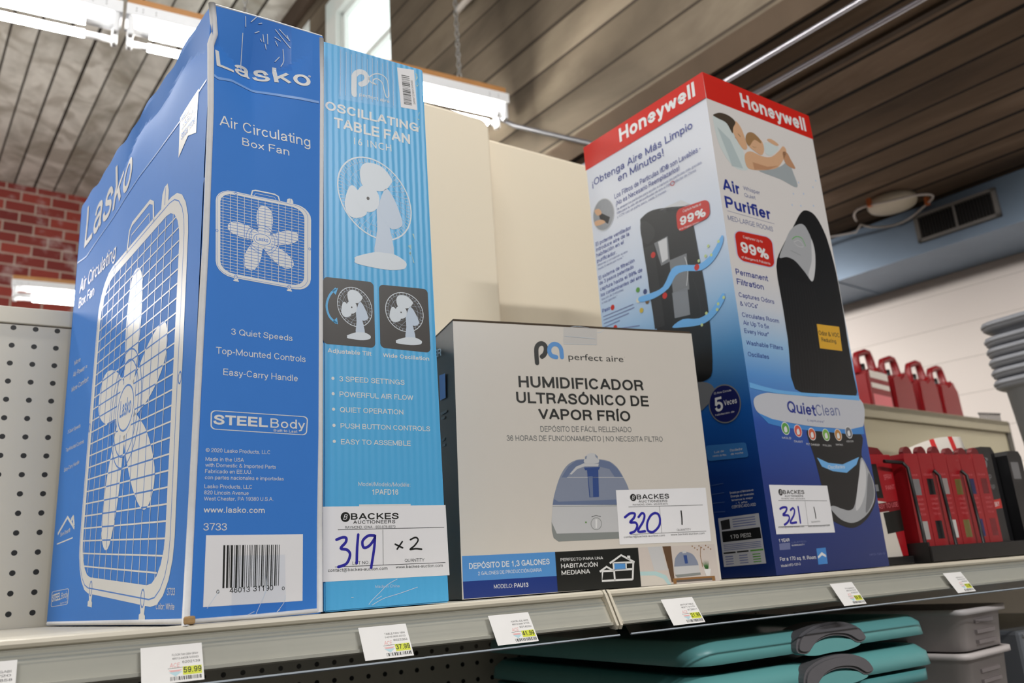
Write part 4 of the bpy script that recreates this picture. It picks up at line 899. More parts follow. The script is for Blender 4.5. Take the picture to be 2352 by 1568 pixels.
A.build('title_lettering', tf); A = Art(front_frame())
def fm_big(v):
    P = [(0.0158,0.4220),(0.0997,0.4194),(0.0514,0.4691),(0.0650,0.3739)]
    cx, cy = 334.0, 892.5; ax, bxv = ((P[1][0]-P[0][0])/401.0, (P[1][1]-P[0][1])/401.0), ((P[3][0]-P[2][0])/451.0, (P[3][1]-P[2][1])/451.0)
    # solve the affine map so that drawing pixels land on the face
    ca = (P[1][0]-P[0][0], P[1][1]-P[0][1]); cb = (P[3][0]-P[2][0], P[3][1]-P[2][1]); det = 401.0*451.0-85.0*75.0
    c0 = (sum(p[0] for p in P)/4, sum(p[1] for p in P)/4); out = []
    for i in range(0, len(v), 2):
        dx, dy = v[i]-cx, v[i+1]-cy; s = (dx*451.0-dy*75.0)/det; r = (dy*401.0-dx*85.0)/det
        out.append((c0[0]+ca[0]*s+cb[0]*r, c0[1]+ca[1]*s+cb[1]*r))
    return out
CB = [(0.0158,0.4220),(0.0997,0.4194),(0.0514,0.4691),(0.0650,0.3739)]
table_fan(A, fm_big, CB, 1.0, 70)
A.build('fan_picture', tf); A = Art(front_frame())
pl = [(0.0001,0.3236),(0.0541,0.3245),(0.0545,0.2532),(-0.0002,0.2531)]; pr = [(0.0599,0.3228),(0.1159,0.3244),(0.1165,0.2531),(0.0600,0.2541)]
A.poly(rr(pl, 0.09, 0.07), m_tfd, 1); A.poly(rr(pr, 0.09, 0.07), m_tfd, 1)
def small_fan(A, cage, foot):
    c0 = (sum(p[0] for p in cage)/4, sum(p[1] for p in cage)/4); ca = (cage[1][0]-cage[0][0], 0); cb = (cage[3][0]-cage[2][0], cage[3][1]-cage[2][1])
    def fm(v):
        out = []
        for i in range(0, len(v), 2):
            x, y = (v[i]-334.0)/401.0, (v[i+1]-892.5)/451.0
            y2 = y-(x*0.19); out.append((c0[0]+ca[0]*x*0.98+cb[0]*y2*0.25, c0[1]+cb[1]*y2))
        return out
    table_fan(A, fm, cage, 0.6, 32)
small_fan(A, [(0.0144,0.2951),(0.0516,0.2959),(0.0312,0.3158),(0.0362,0.2733)], None); small_fan(A, [(0.0660,0.2952),(0.1096,0.2955),(0.0872,0.3174),(0.0898,0.2737)], None)
ar = spline([(0.0136,0.3127),(0.0068,0.3044),(0.0036,0.2929),(0.0066,0.2818),(0.0138,0.2756)], 5, False); A.line(ar, 0.0022, m_tfl, 3); A.poly([(0.0091,0.3098),(0.0155,0.3134),(0.0131,0.3056)], m_tfl, 3); A.poly([(0.0098,0.2771),(0.0151,0.2744),(0.0143,0.2817)], m_tfl, 3)
A.build('feature_panels', tf); A = Art(front_frame())
A.text('Adjustable Tilt', [(0.0043,0.2444),(0.0501,0.2445),(0.0043,0.2490)], m_wht, bold=0.02); A.text('Wide Oscillation', [(0.0625,0.2444),(0.1144,0.2444),(0.0626,0.2487)], m_wht, bold=0.02)
for s, p in (('3 SPEED SETTINGS', [(0.0161,0.2160),(0.0854,0.2164),(0.0162,0.2213)]), ('POWERFUL AIR FLOW', [(0.0162,0.2005),(0.0946,0.2008),(0.0162,0.2058)]), ('QUIET OPERATION', [(0.0164,0.1851),(0.0831,0.1853),(0.0165,0.1903)]), ('PUSH BUTTON CONTROLS', [(0.0169,0.1692),(0.1123,0.1692),(0.0169,0.1743)]), ('EASY TO ASSEMBLE', [(0.0171,0.1536),(0.0901,0.1537),(0.0171,0.1587)])): A.text(s, p, m_wht, bold=0.012)
for p in [(0.0096,0.2185),(0.0097,0.2031),(0.0100,0.1877),(0.0103,0.1718),(0.0105,0.1563)]: A.dot(p, 0.0016, m_wht, 2)
A.text('Model/Modelo/Mod\u00e8le:', [(0.0341,0.1136),(0.0882,0.1127),(0.0342,0.1177)], m_wht); A.text('1PAFD16', [(0.0480,0.1053),(0.0751,0.1051),(0.0481,0.1107)], m_wht, bold=0.025)
A.quad([(0.0346,0.0962),(0.0880,0.0959),(0.0879,0.0932),(0.0346,0.0937)], m_wht, 1); A.text('Made in China', [(0.0493,0.0186),(0.0738,0.0178),(0.0493,0.0212)], m_tfw2)
# scuffs where the print has worn off
rnd = random.Random(5)
for (x0, y0, x1, y1, n) in ((944,535,955,605,16), (956,170,966,245,14), (958,245,964,300,8)):
    pass
for p in [(0.0958,0.3784),(0.0965,0.3720),(0.0976,0.3658),(0.0996,0.3618),(0.1011,0.3567),(0.0962,0.3592),(0.1014,0.3814),(0.0986,0.3649),(0.1129,0.5902),(0.1135,0.5818),(0.1136,0.5720),(0.1143,0.5649),(0.1136,0.5359),(0.1137,0.5265),(0.1141,0.5171),(0.1092,0.5348),(0.1123,0.5851)]:
    A.poly([(p[0]+rnd.uniform(-0.0022,0.0022), p[1]+rnd.uniform(-0.006,0.006)) for _ in range(3)], mat('worn_print', (176,208,212), 0.6, var=0.1), 2)
A.build('feature_lettering', tf)
A = Art(front_frame(), 3)
A.quad([(0.0886,0.5923),(0.1098,0.5950),(0.1120,0.5425),(0.0918,0.5411)], m_paper, 0); A.bars([(0.0936,0.5840),(0.1035,0.5848),(0.1055,0.5463),(0.0957,0.5457)], 24, m_blk, 1, 5, vertical=False); A.text('24RMT2S8AK8AIN05', [(0.1100,0.5494),(0.1074,0.5801),(0.1077,0.5485)], m_blk, 1)
A.build('barcode_sticker', tf)
A = Art(front_frame(), 5); tq = [(0.0195,0.5995),(0.0874,0.5988),(0.0867,0.5374),(0.0178,0.5322)]
m_tape2 = clear_mat('ridged_tape', 0.03, 0.2, (248,250,252))
n = 22
for i in range(n):
    a, b = i/n, (i+1)/n; cr = bil(tq,(a+b)/2,0); cr2 = bil(tq,(a+b)/2,1)
    A.poly([bil(tq,a,0.02),bil(tq,b,0.02),bil(tq,b,1),bil(tq,a,1)], m_tape2, 0 if i % 2 else 2)
tp = A.build('packing_tape', tf)
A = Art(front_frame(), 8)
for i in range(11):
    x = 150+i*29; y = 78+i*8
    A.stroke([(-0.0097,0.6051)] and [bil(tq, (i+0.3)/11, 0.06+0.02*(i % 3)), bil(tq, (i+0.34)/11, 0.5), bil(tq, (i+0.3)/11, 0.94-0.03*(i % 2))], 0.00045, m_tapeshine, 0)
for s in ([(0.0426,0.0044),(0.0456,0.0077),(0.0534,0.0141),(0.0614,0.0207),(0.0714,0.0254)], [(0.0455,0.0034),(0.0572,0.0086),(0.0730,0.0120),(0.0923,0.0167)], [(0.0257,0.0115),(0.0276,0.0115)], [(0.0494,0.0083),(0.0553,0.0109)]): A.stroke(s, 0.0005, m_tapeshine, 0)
A.build('tape_crease_glint', tp)
auction_label(tf, front_frame(), [(-0.0010,0.0946),(0.1261,0.0942),(0.1272,0.0259),(-0.0012,0.0270)], '319', 'x2', ([(0.0261,0.0822),(0.0748,0.0817),(0.0262,0.0882)], [(0.0284,0.0782),(0.0710,0.0777),(0.0284,0.0813)]), [(0.0203,0.0737),(0.0711,0.0732),(0.0203,0.0762)],
    [(0.0133,0.0731),(0.1235,0.0723)], [(0.0102,0.0396),(0.1232,0.0382)], [(0.0580,0.0719),(0.0576,0.0392)], [('LOT NO.', [(0.0271,0.0407),(0.0437,0.0406),(0.0271,0.0437)]), ('QUANTITY', [(0.0798,0.0407),(0.1005,0.0402),(0.0799,0.0438)]), ('contact@backes-auction.com', [(0.0035,0.0355),(0.0618,0.0345),(0.0036,0.0384)]), ('www.backes-auction.com', [(0.0703,0.0352),(0.1202,0.0343),(0.0704,0.0380)])],
    [[(0.0119,0.0641),(0.0179,0.0660),(0.0213,0.0652),(0.0207,0.0613),(0.0159,0.0561),(0.0220,0.0545),(0.0249,0.0500),(0.0214,0.0422),(0.0135,0.0395)], [(0.0332,0.0680),(0.0319,0.0559),(0.0313,0.0421)], [(0.0492,0.0667),(0.0429,0.0666),(0.0374,0.0619),(0.0384,0.0560),(0.0437,0.0572),(0.0491,0.0633),(0.0499,0.0669),(0.0489,0.0552),(0.0454,0.0372)]], 0.0026,
    [[(0.0704,0.0578),(0.0780,0.0541)], [(0.0778,0.0599),(0.0723,0.0532)], [(0.0864,0.0615),(0.0920,0.0635),(0.0946,0.0608),(0.0907,0.0558),(0.0857,0.0523),(0.0916,0.0528),(0.0980,0.0520)]], 4, 0.0016)

# ------------------------------------------------------------------ carton of the humidifier
bx, by, bz, bw, bd, bh = (0.29747, 0.09707, -0.14185, 0.33293, 0.2, 0.31334)
q0 = [(0.0025,0.3131),(0.3348,0.3143),(0.3315,0.0004),(-0.0021,-0.0000)]; q0 = [q0[0],q0[1],(q0[2][0],0.0005),(q0[3][0],0.0005)]
m_hw = mat('white_print_board', (214,207,198), 0.30, var=0.015, bump=0.04, bscale=25); m_hb = mat('black_print_board', (48,46,42), 0.35, var=0.04); m_hgrey = mat('humid_grey_text', (104,106,106), 0.4, var=0)
m_hblue = mat('humid_blue', (84,146,210), 0.35, var=0); m_hnavy = mat('humid_navy', (24,52,128), 0.35, var=0); m_dome = mat('dome_blue_grey', (134,142,162), 0.35, var=0); m_dome2 = mat('dome_deep', (104,118,150), 0.35, var=0); m_dome3 = mat('dome_tube', (50,76,138), 0.35, var=0)
m_base = mat('appliance_white', (198,198,200), 0.35, var=0); m_baseg = mat('appliance_grey', (136,140,138), 0.35, var=0)
hu = root('humidifier_carton', 'white humidifier carton with black sides, lower than its neighbours', 'carton', (bx,by,0), bz)
bm = bmesh.new()
F = [bm.verts.new((u,0,v)) for u, v in q0]; Bk = [bm.verts.new((v.co.x,bd,v.co.z)) for v in F]
f = bm.faces.new(F[::-1]); f.material_index = 0
for i in range(4):
    f = bm.faces.new((F[i],F[(i+1) % 4],Bk[(i+1) % 4],Bk[i])); f.material_index = 1
f = bm.faces.new(Bk); f.material_index = 1
bmesh.ops.recalc_face_normals(bm, faces=bm.faces[:])
link('carton_body', bm, [m_hw, m_hb], hu)
zt = (q0[0][1]+q0[1][1])/2
bm = bmesh.new()
P = [(q0[0][0]+0.001,0.0015,q0[0][1]+0.0002),(q0[1][0]-0.001,0.0015,q0[1][1]+0.0002),(q0[1][0]-0.001,bd-0.001,q0[1][1]+0.0002),(q0[0][0]+0.001,bd-0.001,q0[0][1]+0.0002)]
vs = [bm.verts.new(p) for p in P]+[bm.verts.new((p[0],p[1],p[2]+0.003)) for p in P]
for q in ((0,3,2,1),(4,5,6,7),(0,1,5,4),(1,2,6,5),(2,3,7,6),(3,0,4,7)): bm.faces.new([vs[i] for i in q])
link('top_flap', bm, mat('dark_kraft', (70,56,40), 0.8, var=0.2), hu)
A = Art(front_frame())
A.stroke([(0.1069,0.2659),(0.1069,0.2757),(0.1076,0.2844),(0.1109,0.2893),(0.1157,0.2908),(0.1195,0.2881),(0.1200,0.2825),(0.1175,0.2769),(0.1139,0.2740)], 0.0058, m_blk, 2)
A.stroke([(0.1332,0.2743),(0.1274,0.2757),(0.1246,0.2803),(0.1258,0.2868),(0.1312,0.2907),(0.1371,0.2897),(0.1405,0.2850),(0.1409,0.2786),(0.1409,0.2746)], 0.0056, m_hblue, 3)
A.text('perfect aire', [(0.1497,0.2716),(0.2269,0.2713),(0.1504,0.2795)], m_blk, font='round'); A.text('\u00b0', [(0.2281,0.2768),(0.2299,0.2769),(0.2282,0.2778)], m_blk)
A.build('brand_logo', hu); A = Art(front_frame())
A.text('HUMIDIFICADOR', [(0.0808,0.2358),(0.2520,0.2351),(0.0819,0.2498)], m_blk, bold=0.036); A.text('ULTRAS\u00d3NICO DE', [(0.0765,0.2167),(0.2568,0.2151),(0.0775,0.2302)], m_blk, bold=0.036); A.text('VAPOR FR\u00cdO', [(0.1033,0.1974),(0.2281,0.1958),(0.1044,0.2106)], m_blk, bold=0.036)
A.text('DEP\u00d3SITO DE F\u00c1CIL RELLENADO', [(0.1046,0.1821),(0.2278,0.1819),(0.1052,0.1889)], m_hgrey, bold=0.006); A.text('36 HORAS DE FUNCIONAMIENTO | NO NECESITA FILTRO', [(0.0609,0.1714),(0.2712,0.1701),(0.0614,0.1779)], m_hgrey, bold=0.006)
A.build('title_lettering', hu); A = Art(front_frame())
def humid_pic(A, K, lay=1):
    """K maps picture units (as in the large picture) to the face"""
    A.poly(spline(K((930,488, 942,410, 985,265, 1040,172, 1110,128, 1180,120, 1285,120, 1375,138, 1440,190, 1492,272, 1535,368, 1556,488)), 4, False), m_dome, lay)
    A.poly(K((998,268, 1050,180, 1110,132, 1178,124, 1172,152, 1110,180, 1062,235, 1045,268)), m_dome2, lay+1); A.poly(K((1290,124, 1378,142, 1440,195, 1486,268, 1420,268, 1375,200, 1290,180)), m_dome2, lay+1)
    A.poly(K((1062,240, 1110,182, 1172,154, 1290,158, 1285,178, 1180,178, 1120,200, 1075,245)), m_base, lay+1)
    A.line(K((1040,268, 1490,268)), 0.0006, m_base, lay+2)
    A.poly(K((1172,188, 1300,183, 1292,205, 1182,210)), m_dome3, lay+2); A.poly(K((1196,208, 1286,204, 1292,424, 1216,428)), m_dome3, lay+2); A.poly(K((1206,260, 1240,258, 1245,424, 1222,426)), m_dome2, lay+3)
    A.poly(K((940,440, 975,462, 1300,450, 1548,440, 1556,488, 930,488)), m_dome2, lay+1)
    A.poly(K((930,488, 1556,482, 1580,700, 1575,735, 975,770, 935,730, 922,620)), m_base, lay+1); A.poly(K((922,622, 962,712, 1580,695, 1582,745, 975,773, 938,745, 925,690)), m_baseg, lay+2)
    A.line(K((930,500, 1556,494)), 0.0006, m_baseg, lay+2)
    A.smooth(K((1176,152, 1186,98, 1212,74, 1250,72, 1280,98, 1287,150)), m_base, lay+3, 3); A.poly(K((1180,100, 1196,92, 1192,118, 1180,118)), m_dome, lay+4); A.poly(K((1258,78, 1282,98, 1280,118, 1264,100)), m_dome, lay+4)
    A.line([bil(K((1228,588, 1312,588, 1312,682, 1228,682)), 0.5+0.5*math.cos(i*0.35), 0.5+0.5*math.sin(i*0.35)) for i in range(18)], 0.0007, m_baseg, lay+3, closed=True)
    A.poly(K((1262,600, 1278,600, 1276,670, 1264,670)), m_wht, lay+3); A.line(K((1232,582, 1268,570, 1306,580)), 0.0006, m_blk, lay+3); A.poly(K((1182,618, 1194,618, 1194,630, 1182,630)), mat('led_green', (96,140,70), 0.4, var=0), lay+3)
PIC = [(0.1130,0.1583),(0.2320,0.1576),(0.2185,0.0484),(0.1040,0.0537)]
humid_pic(A, lambda v: [bil(PIC, (v[i]-900)/700.0, (v[i+1]-60)/730.0) for i in range(0, len(v), 2)])
A.build('humidifier_picture', hu); A = Art(front_frame())
A.quad([(-0.0001,0.0455),(0.1110,0.0444),(0.1111,0.0182),(-0.0006,0.0190)], m_hblue, 1); A.quad([(-0.0006,0.0190),(0.1111,0.0182),(0.1106,0.0010),(-0.0006,0.0012)], m_hnavy, 1); A.quad([(0.1110,0.0444),(0.2196,0.0440),(0.2183,-0.0003),(0.1106,0.0010)], m_blk, 1)
A.text('DEP\u00d3SITO DE 1,3 GALONES', [(0.0073,0.0317),(0.1033,0.0315),(0.0076,0.0379)], m_wht, bold=0.022); A.text('2 GALONES DE PRODUCCI\u00d3N DIARIA', [(0.0173,0.0245),(0.0929,0.0240),(0.0175,0.0282)], m_wht)
A.text('MODELO:', [(0.0346,0.0095),(0.0568,0.0091),(0.0349,0.0137)], m_wht); A.text('PAU13', [(0.0586,0.0090),(0.0754,0.0088),(0.0589,0.0136)], m_wht, bold=0.028)
A.text('PERFECTO PARA UNA', [(0.1172,0.0339),(0.1716,0.0331),(0.1175,0.0371)], m_wht, bold=0.01); A.text('HABITACI\u00d3N', [(0.1173,0.0262),(0.1638,0.0255),(0.1177,0.0311)], m_wht, bold=0.02); A.text('MEDIANA', [(0.1171,0.0188),(0.1533,0.0184),(0.1175,0.0237)], m_wht, bold=0.02)
for s in ([(0.1798,0.0281),(0.1958,0.0365),(0.2128,0.0276)], [(0.1845,0.0286),(0.1844,0.0086)], [(0.2111,0.0277),(0.2079,0.0085)], [(0.1840,0.0201),(0.2095,0.0201)], [(0.1658,0.0195),(0.1752,0.0246),(0.1836,0.0196)], [(0.1694,0.0199),(0.1676,0.0092),(0.2079,0.0085)], [(0.2042,0.0318),(0.2049,0.0349),(0.2066,0.0348),(0.2064,0.0305)], [(0.2010,0.0277),(0.2004,0.0200)], [(0.1847,0.0280),(0.2108,0.0276)], [(0.1694,0.0199),(0.1833,0.0196)]): A.line(s, 0.0022, m_wht, 2)
A.quad([(0.1856,0.0278),(0.2003,0.0276),(0.2001,0.0201),(0.1852,0.0203)], m_hblue, 2)
A.build('bottom_banner', hu); A = Art(front_frame())
LQ = [(0.2196,0.0440),(0.3277,0.0430),(0.3293,-0.0009),(0.2183,-0.0003)]
A.quad(LQ, mat('photo_wall', (206,196,190), 0.35, var=0.03), 1)
LK = lambda v: [bil(LQ, v[i], v[i+1]) for i in range(0, len(v), 2)]
A.poly(LK((0.12,0.0,0.30,0.0,0.33,0.45,0.36,0.62,0.18,0.62)), m_base, 2); A.poly(LK((0.31,0,0.42,0,0.42,0.92,0.38,0.95)), mat('photo_walnut', (96,70,48), 0.4, var=0), 2)
A.poly(LK((0.0,0.62,0.2,0.64,0.32,0.76,0.37,1.0,0,1.0)), mat('photo_mint', (178,208,210), 0.4, var=0), 3); A.poly(LK((0.0,0.72,0.18,0.74,0.28,0.84,0.33,1.0,0,1.0)), m_hw, 4)
A.poly(LK((0.40,0.85,0.94,0.85,0.94,0.98,0.90,0.98,0.90,0.90,0.44,0.90,0.44,0.99,0.40,0.99)), mat('photo_oak', (146,104,58), 0.4, var=0), 4); A.poly(LK((0.42,0.90,0.92,0.90,0.92,0.96,0.42,0.96)), mat('photo_shade', (96,88,84), 0.4, var=0), 3)
def mini(v): return LK(sum(([0.43+(v[i]-925)/655.0*0.33, 0.13+(v[i+1]-75)/695.0*0.70] for i in range(0, len(v), 2)), []))
A.poly(spline(mini((930,488, 985,265, 1110,128, 1180,120, 1285,120, 1440,190, 1535,368, 1556,488)), 4, False), m_dome, 5); A.poly(mini((930,488, 1556,482, 1580,735, 975,770, 922,620)), m_base, 5); A.poly(mini((1196,208, 1286,204, 1292,424, 1216,428)), m_dome3, 6); A.poly(mini((1180,150, 1190,85, 1275,85, 1285,150)), m_base, 6); A.poly(mini((925,700, 1580,680, 1582,745, 975,773)), m_baseg, 6)
g1m = mat('photo_leaf', (62,112,58), 0.4, var=0)
for k in range(7): A.poly(LK((0.84+0.002*k,0.70,0.79+0.017*k,0.40+0.012*abs(k-3),0.855+0.002*k,0.70)), g1m, 5)
A.poly(LK((0.81,0.66,0.90,0.66,0.88,0.84,0.83,0.84)), m_wht, 6); A.line(LK((0.80,0.6,0.79,0.3,0.81,0.05)), 0.0008, MATS['photo_oak'], 5)
for k in range(9): A.dot(LK((0.70+0.03*k,0.03+0.05*(k % 3)))[0], 0.0009, MATS['photo_oak'], 5, 6)
A.build('room_picture', hu)
# black left side print
A = Art(side_frame(bd))
A.text('HUMIDIFIER', [(0.0203,0.3065),(0.1584,0.2821),(0.0214,0.3160)], m_wht, 1, bold=0.02); A.quad([(0.1466,0.2604),(0.1703,0.2573),(0.1680,0.2282),(0.1463,0.2296)], m_hblue, 1)
for s in ([(0.1459,0.2128),(0.1696,0.2122)], [(0.1467,0.2073),(0.1614,0.2063)], [(0.1464,0.1811),(0.1578,0.1815)], [(0.1475,0.1746),(0.1592,0.1741)]): A.line(s, 0.003, m_hgrey, 1)
A.quad([(0.1505,0.0884),(0.1749,0.0898),(0.1713,0.0210),(0.1486,0.0208)], mat('dim_panel', (92,98,98), 0.4, var=0.1), 1)
for s in ([(0.1497,0.1259),(0.1536,0.1295)], [(0.1520,0.0983),(0.1672,0.0996)], [(0.1553,0.0824),(0.1715,0.0824)], [(0.1550,0.0739),(0.1712,0.0741)], [(0.1547,0.0656),(0.1704,0.0656)], [(0.1544,0.0572),(0.1700,0.0570)]): A.line(s, 0.0025, m_hgrey, 2)
A.build('side_print', hu)
A = Art(front_frame(), 7); tq = [(0.1465,0.3153),(0.1932,0.3140),(0.1913,0.2924),(0.1440,0.2916)]; A.quad([(tq[0][0],q0[0][1]*0.52+q0[1][1]*0.48-0.0005),(tq[1][0],q0[0][1]*0.42+q0[1][1]*0.58-0.0005),tq[2],tq[3]], m_tape, 0)
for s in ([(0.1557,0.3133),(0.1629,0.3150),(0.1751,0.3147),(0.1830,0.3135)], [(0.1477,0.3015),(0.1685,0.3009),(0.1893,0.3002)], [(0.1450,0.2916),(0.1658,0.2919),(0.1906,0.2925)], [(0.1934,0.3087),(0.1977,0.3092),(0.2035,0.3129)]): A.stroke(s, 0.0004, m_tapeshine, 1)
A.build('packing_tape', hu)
auction_label(hu, front_frame(), [(0.1973,0.1117),(0.3255,0.1119),(0.3236,0.0465),(0.1951,0.0485)], '320', '1', ([(0.2249,0.1002),(0.2705,0.1001),(0.2256,0.1061)], [(0.2267,0.0963),(0.2672,0.0959),(0.2270,0.0990)]), [(0.2184,0.0928),(0.2673,0.0926),(0.2186,0.0949)],
    [(0.2122,0.0915),(0.3179,0.0907)], [(0.2112,0.0595),(0.3181,0.0589)], [(0.2551,0.0911),(0.2544,0.0596)], [('QUANTITY', [(0.2758,0.0608),(0.2963,0.0608),(0.2762,0.0633)]), ('LOT NO.', [(0.2269,0.0609),(0.2400,0.0611),(0.2272,0.0629)]), ('contact@backes-auction.com', [(0.2017,0.0557),(0.2581,0.0554),(0.2020,0.0581)]), ('www.backes-auction.com', [(0.2667,0.0556),(0.3154,0.0555),(0.2670,0.0581)])],
    [[(0.2058,0.0796),(0.2133,0.0838),(0.2197,0.0833),(0.2178,0.0784),(0.2121,0.0735),(0.2194,0.0729),(0.2213,0.0687),(0.2172,0.0630),(0.2109,0.0611)], [(0.2244,0.0792),(0.2298,0.0837),(0.2329,0.0809),(0.2299,0.0736),(0.2216,0.0628),(0.2313,0.0624)], [(0.2482,0.0834),(0.2417,0.0806),(0.2356,0.0719),(0.2355,0.0630),(0.2427,0.0612),(0.2514,0.0676),(0.2539,0.0757),(0.2521,0.0817),(0.2477,0.0832)]], 0.0030,
    [[(0.2852,0.0844),(0.2852,0.0768),(0.2843,0.0685)]], 8, 0.0018)

# ------------------------------------------------------------------ carton of the air purifier
bx, by, bz, bw, bd, bh = (0.69659, 0.02733, 0.10151, 0.25892, 0.26545, 0.72174)
GQ = [(0.0009,0.7186),(0.2646,0.7250),(0.2576,0.0006),(0.0001,0.0002)]; FQ2 = [(-0.0020,0.7245),(0.2662,0.7179),(0.2655,0.0002),(-0.0218,-0.0023)]
def grad_board(name, stops, rough=0.28):
    m = bpy.data.materials.new(name); m.use_nodes = True; nt = m.node_tree; p = nt.nodes['Principled BSDF']
    tc = nt.nodes.new('ShaderNodeTexCoord'); sp = nt.nodes.new('ShaderNodeSeparateXYZ'); nt.links.new(tc.outputs['Object'], sp.inputs[0])
    nt.links.new(ramp(nt, node_math(nt, 'DIVIDE', sp.outputs[2], bh), stops), p.inputs['Base Color']); p.inputs['Roughness'].default_value = rough
    MATS[name] = m; return m
m_pf = grad_board('purifier_front_board', [(0.0,(16,40,104)),(0.16,(24,54,132)),(0.27,(40,82,168)),(0.36,(92,150,214)),(0.42,(150,190,226)),(0.50,(208,212,220)),(0.58,(222,218,216))])
m_ps = grad_board('purifier_side_board', [(0.0,(14,36,92)),(0.18,(16,52,120)),(0.30,(26,88,168)),(0.42,(84,148,204)),(0.52,(150,186,220)),(0.64,(206,216,232)),(0.8,(222,224,232))])
m_red = mat('red_print', (206,34,24), 0.32, var=0); m_red2 = mat('badge_red', (196,40,30), 0.35, var=0); m_nvy = mat('navy_print', (32,50,140), 0.4, var=0); m_gtx = mat('slate_print', (110,118,160), 0.4, var=0)
m_pblk = mat('purifier_black', (24,25,27), 0.35, var=0); m_pblk2 = mat('purifier_dark', (42,42,44), 0.35, var=0); m_sil = mat('purifier_silver', (170,172,176), 0.35, var=0); m_sil2 = mat('purifier_silver_light', (206,206,208), 0.35, var=0); m_sil3 = mat('purifier_silver_dark', (120,122,126), 0.35, var=0)
m_lb = mat('air_blue', (110,176,232), 0.35, var=0); m_lb2 = mat('air_blue_deep', (64,136,208), 0.35, var=0); m_skin = mat('photo_skin', (214,170,134), 0.4, var=0); m_skin2 = mat('photo_skin_shade', (188,140,106), 0.4, var=0); m_hair = mat('photo_hair', (70,58,46), 0.4, var=0); m_hair2 = mat('photo_light_hair', (158,122,82), 0.4, var=0)
m_pil = mat('photo_pillow', (206,216,216), 0.4, var=0); m_pil2 = mat('photo_pillow_shade', (180,194,196), 0.4, var=0); m_blk3 = mat('photo_blanket', (160,168,172), 0.4, var=0)
ap = root('air_purifier_carton', 'tall air purifier carton, red at the top, white then navy blue, behind the white carton', 'carton', (bx,by,0), bz)
bm = bmesh.new()
F = [bm.verts.new((u,0,max(0.0005,v))) for u, v in [GQ[0],GQ[1],(GQ[2][0],0.0005),(GQ[3][0],0.0005)]]
L = [bm.verts.new((0,bd,FQ2[0][1])), bm.verts.new((0,bd,0.0005))]; Rr = [bm.verts.new((bw,bd,FQ2[0][1])), bm.verts.new((bw,bd,0.0005))]
f = bm.faces.new((F[3],F[2],F[1],F[0])); f.material_index = 0
for q, mi in (((F[0],L[0],L[1],F[3]),1), ((F[1],F[2],Rr[1],Rr[0]),1), ((L[0],Rr[0],Rr[1],L[1]),0), ((F[0],F[1],Rr[0],L[0]),2), ((F[3],L[1],Rr[1],F[2]),2)):
    f = bm.faces.new(q); f.material_index = mi
bmesh.ops.recalc_face_normals(bm, faces=bm.faces[:])
link('carton_body', bm, [m_pf, m_ps, m_kraft], ap)
A = Art(front_frame())
RT = [(0.0011,0.7203),(0.2637,0.7301),(0.2632,0.6813),(0.0004,0.6746)]; A.quad([GQ[0],GQ[1],(GQ[1][0]+0.001,RT[2][1]),(GQ[0][0]+0.001,RT[3][1])], m_red, 1)
A.text('Honeywell', [(0.0844,0.6869),(0.2498,0.6923),(0.0900,0.7120)], m_wht, 2, bold=0.045)
A.build('red_band', ap); A = Art(front_frame())
A.smooth([(0.0127,0.6503),(0.0363,0.6485),(0.0593,0.6272),(0.0720,0.6013),(0.0739,0.5772),(0.0414,0.5734),(0.0175,0.5972),(0.0099,0.6299)], m_pil, 1, 4); A.poly([(0.0164,0.6318),(0.0425,0.6178),(0.0587,0.5855),(0.0629,0.5759),(0.0373,0.5738),(0.0311,0.5933)], m_pil2, 2)
A.smooth([(0.0496,0.6415),(0.0608,0.6542),(0.0689,0.6519),(0.0756,0.6428),(0.0797,0.6283),(0.0810,0.6146),(0.0705,0.6101),(0.0582,0.6222)], m_skin, 3, 4); A.smooth([(0.0110,0.6498),(0.0293,0.6588),(0.0492,0.6595),(0.0618,0.6530),(0.0542,0.6413),(0.0503,0.6308),(0.0398,0.6448),(0.0215,0.6471)], m_hair, 4, 4)
A.smooth([(0.0805,0.6316),(0.0887,0.6428),(0.1027,0.6462),(0.1168,0.6394),(0.1174,0.6325),(0.1023,0.6346),(0.0880,0.6206),(0.0825,0.6212)], m_hair2, 5, 4); A.smooth([(0.0849,0.6203),(0.0975,0.6333),(0.1189,0.6387),(0.1232,0.6245),(0.1149,0.6121),(0.1009,0.6134)], m_skin, 4, 4)
A.smooth([(0.0719,0.6006),(0.0881,0.6112),(0.1144,0.6101),(0.1382,0.6152),(0.1606,0.6309),(0.1756,0.6438),(0.1812,0.6339),(0.1535,0.6023),(0.1228,0.5891),(0.0899,0.5806),(0.0727,0.5815)], m_skin, 3, 4); A.poly([(0.0884,0.5932),(0.1242,0.5947),(0.1539,0.6040),(0.1252,0.5897),(0.0900,0.5813)], m_skin2, 4)
A.smooth([(0.1349,0.6432),(0.1463,0.6483),(0.1638,0.6438),(0.1552,0.6391)], m_skin, 3, 4); A.smooth([(0.1712,0.6318),(0.1827,0.6343),(0.1898,0.6247),(0.1981,0.6102),(0.1748,0.6126)], m_skin2, 3, 4); A.smooth([(0.1275,0.6369),(0.1535,0.6400),(0.1617,0.6351),(0.1388,0.6176),(0.1254,0.6188)], m_pil, 2, 4)
A.smooth([(0.0992,0.5830),(0.1532,0.6013),(0.1808,0.6174),(0.1908,0.6005),(0.1941,0.5769),(0.1528,0.5808)], m_blk3, 2, 4); A.line([(0.0547,0.6259),(0.0620,0.6202)], 0.001, m_skin2, 4); A.dot([(0.1029,0.6222)][0], 0.0012, m_skin2, 5, 6); A.line([(0.0637,0.6337),(0.0689,0.6302)], 0.001, m_hair, 4); A.line([(0.0948,0.6212),(0.1007,0.6203)], 0.0009, m_hair2, 5)
A.build('bed_picture', ap); A = Art(front_frame())
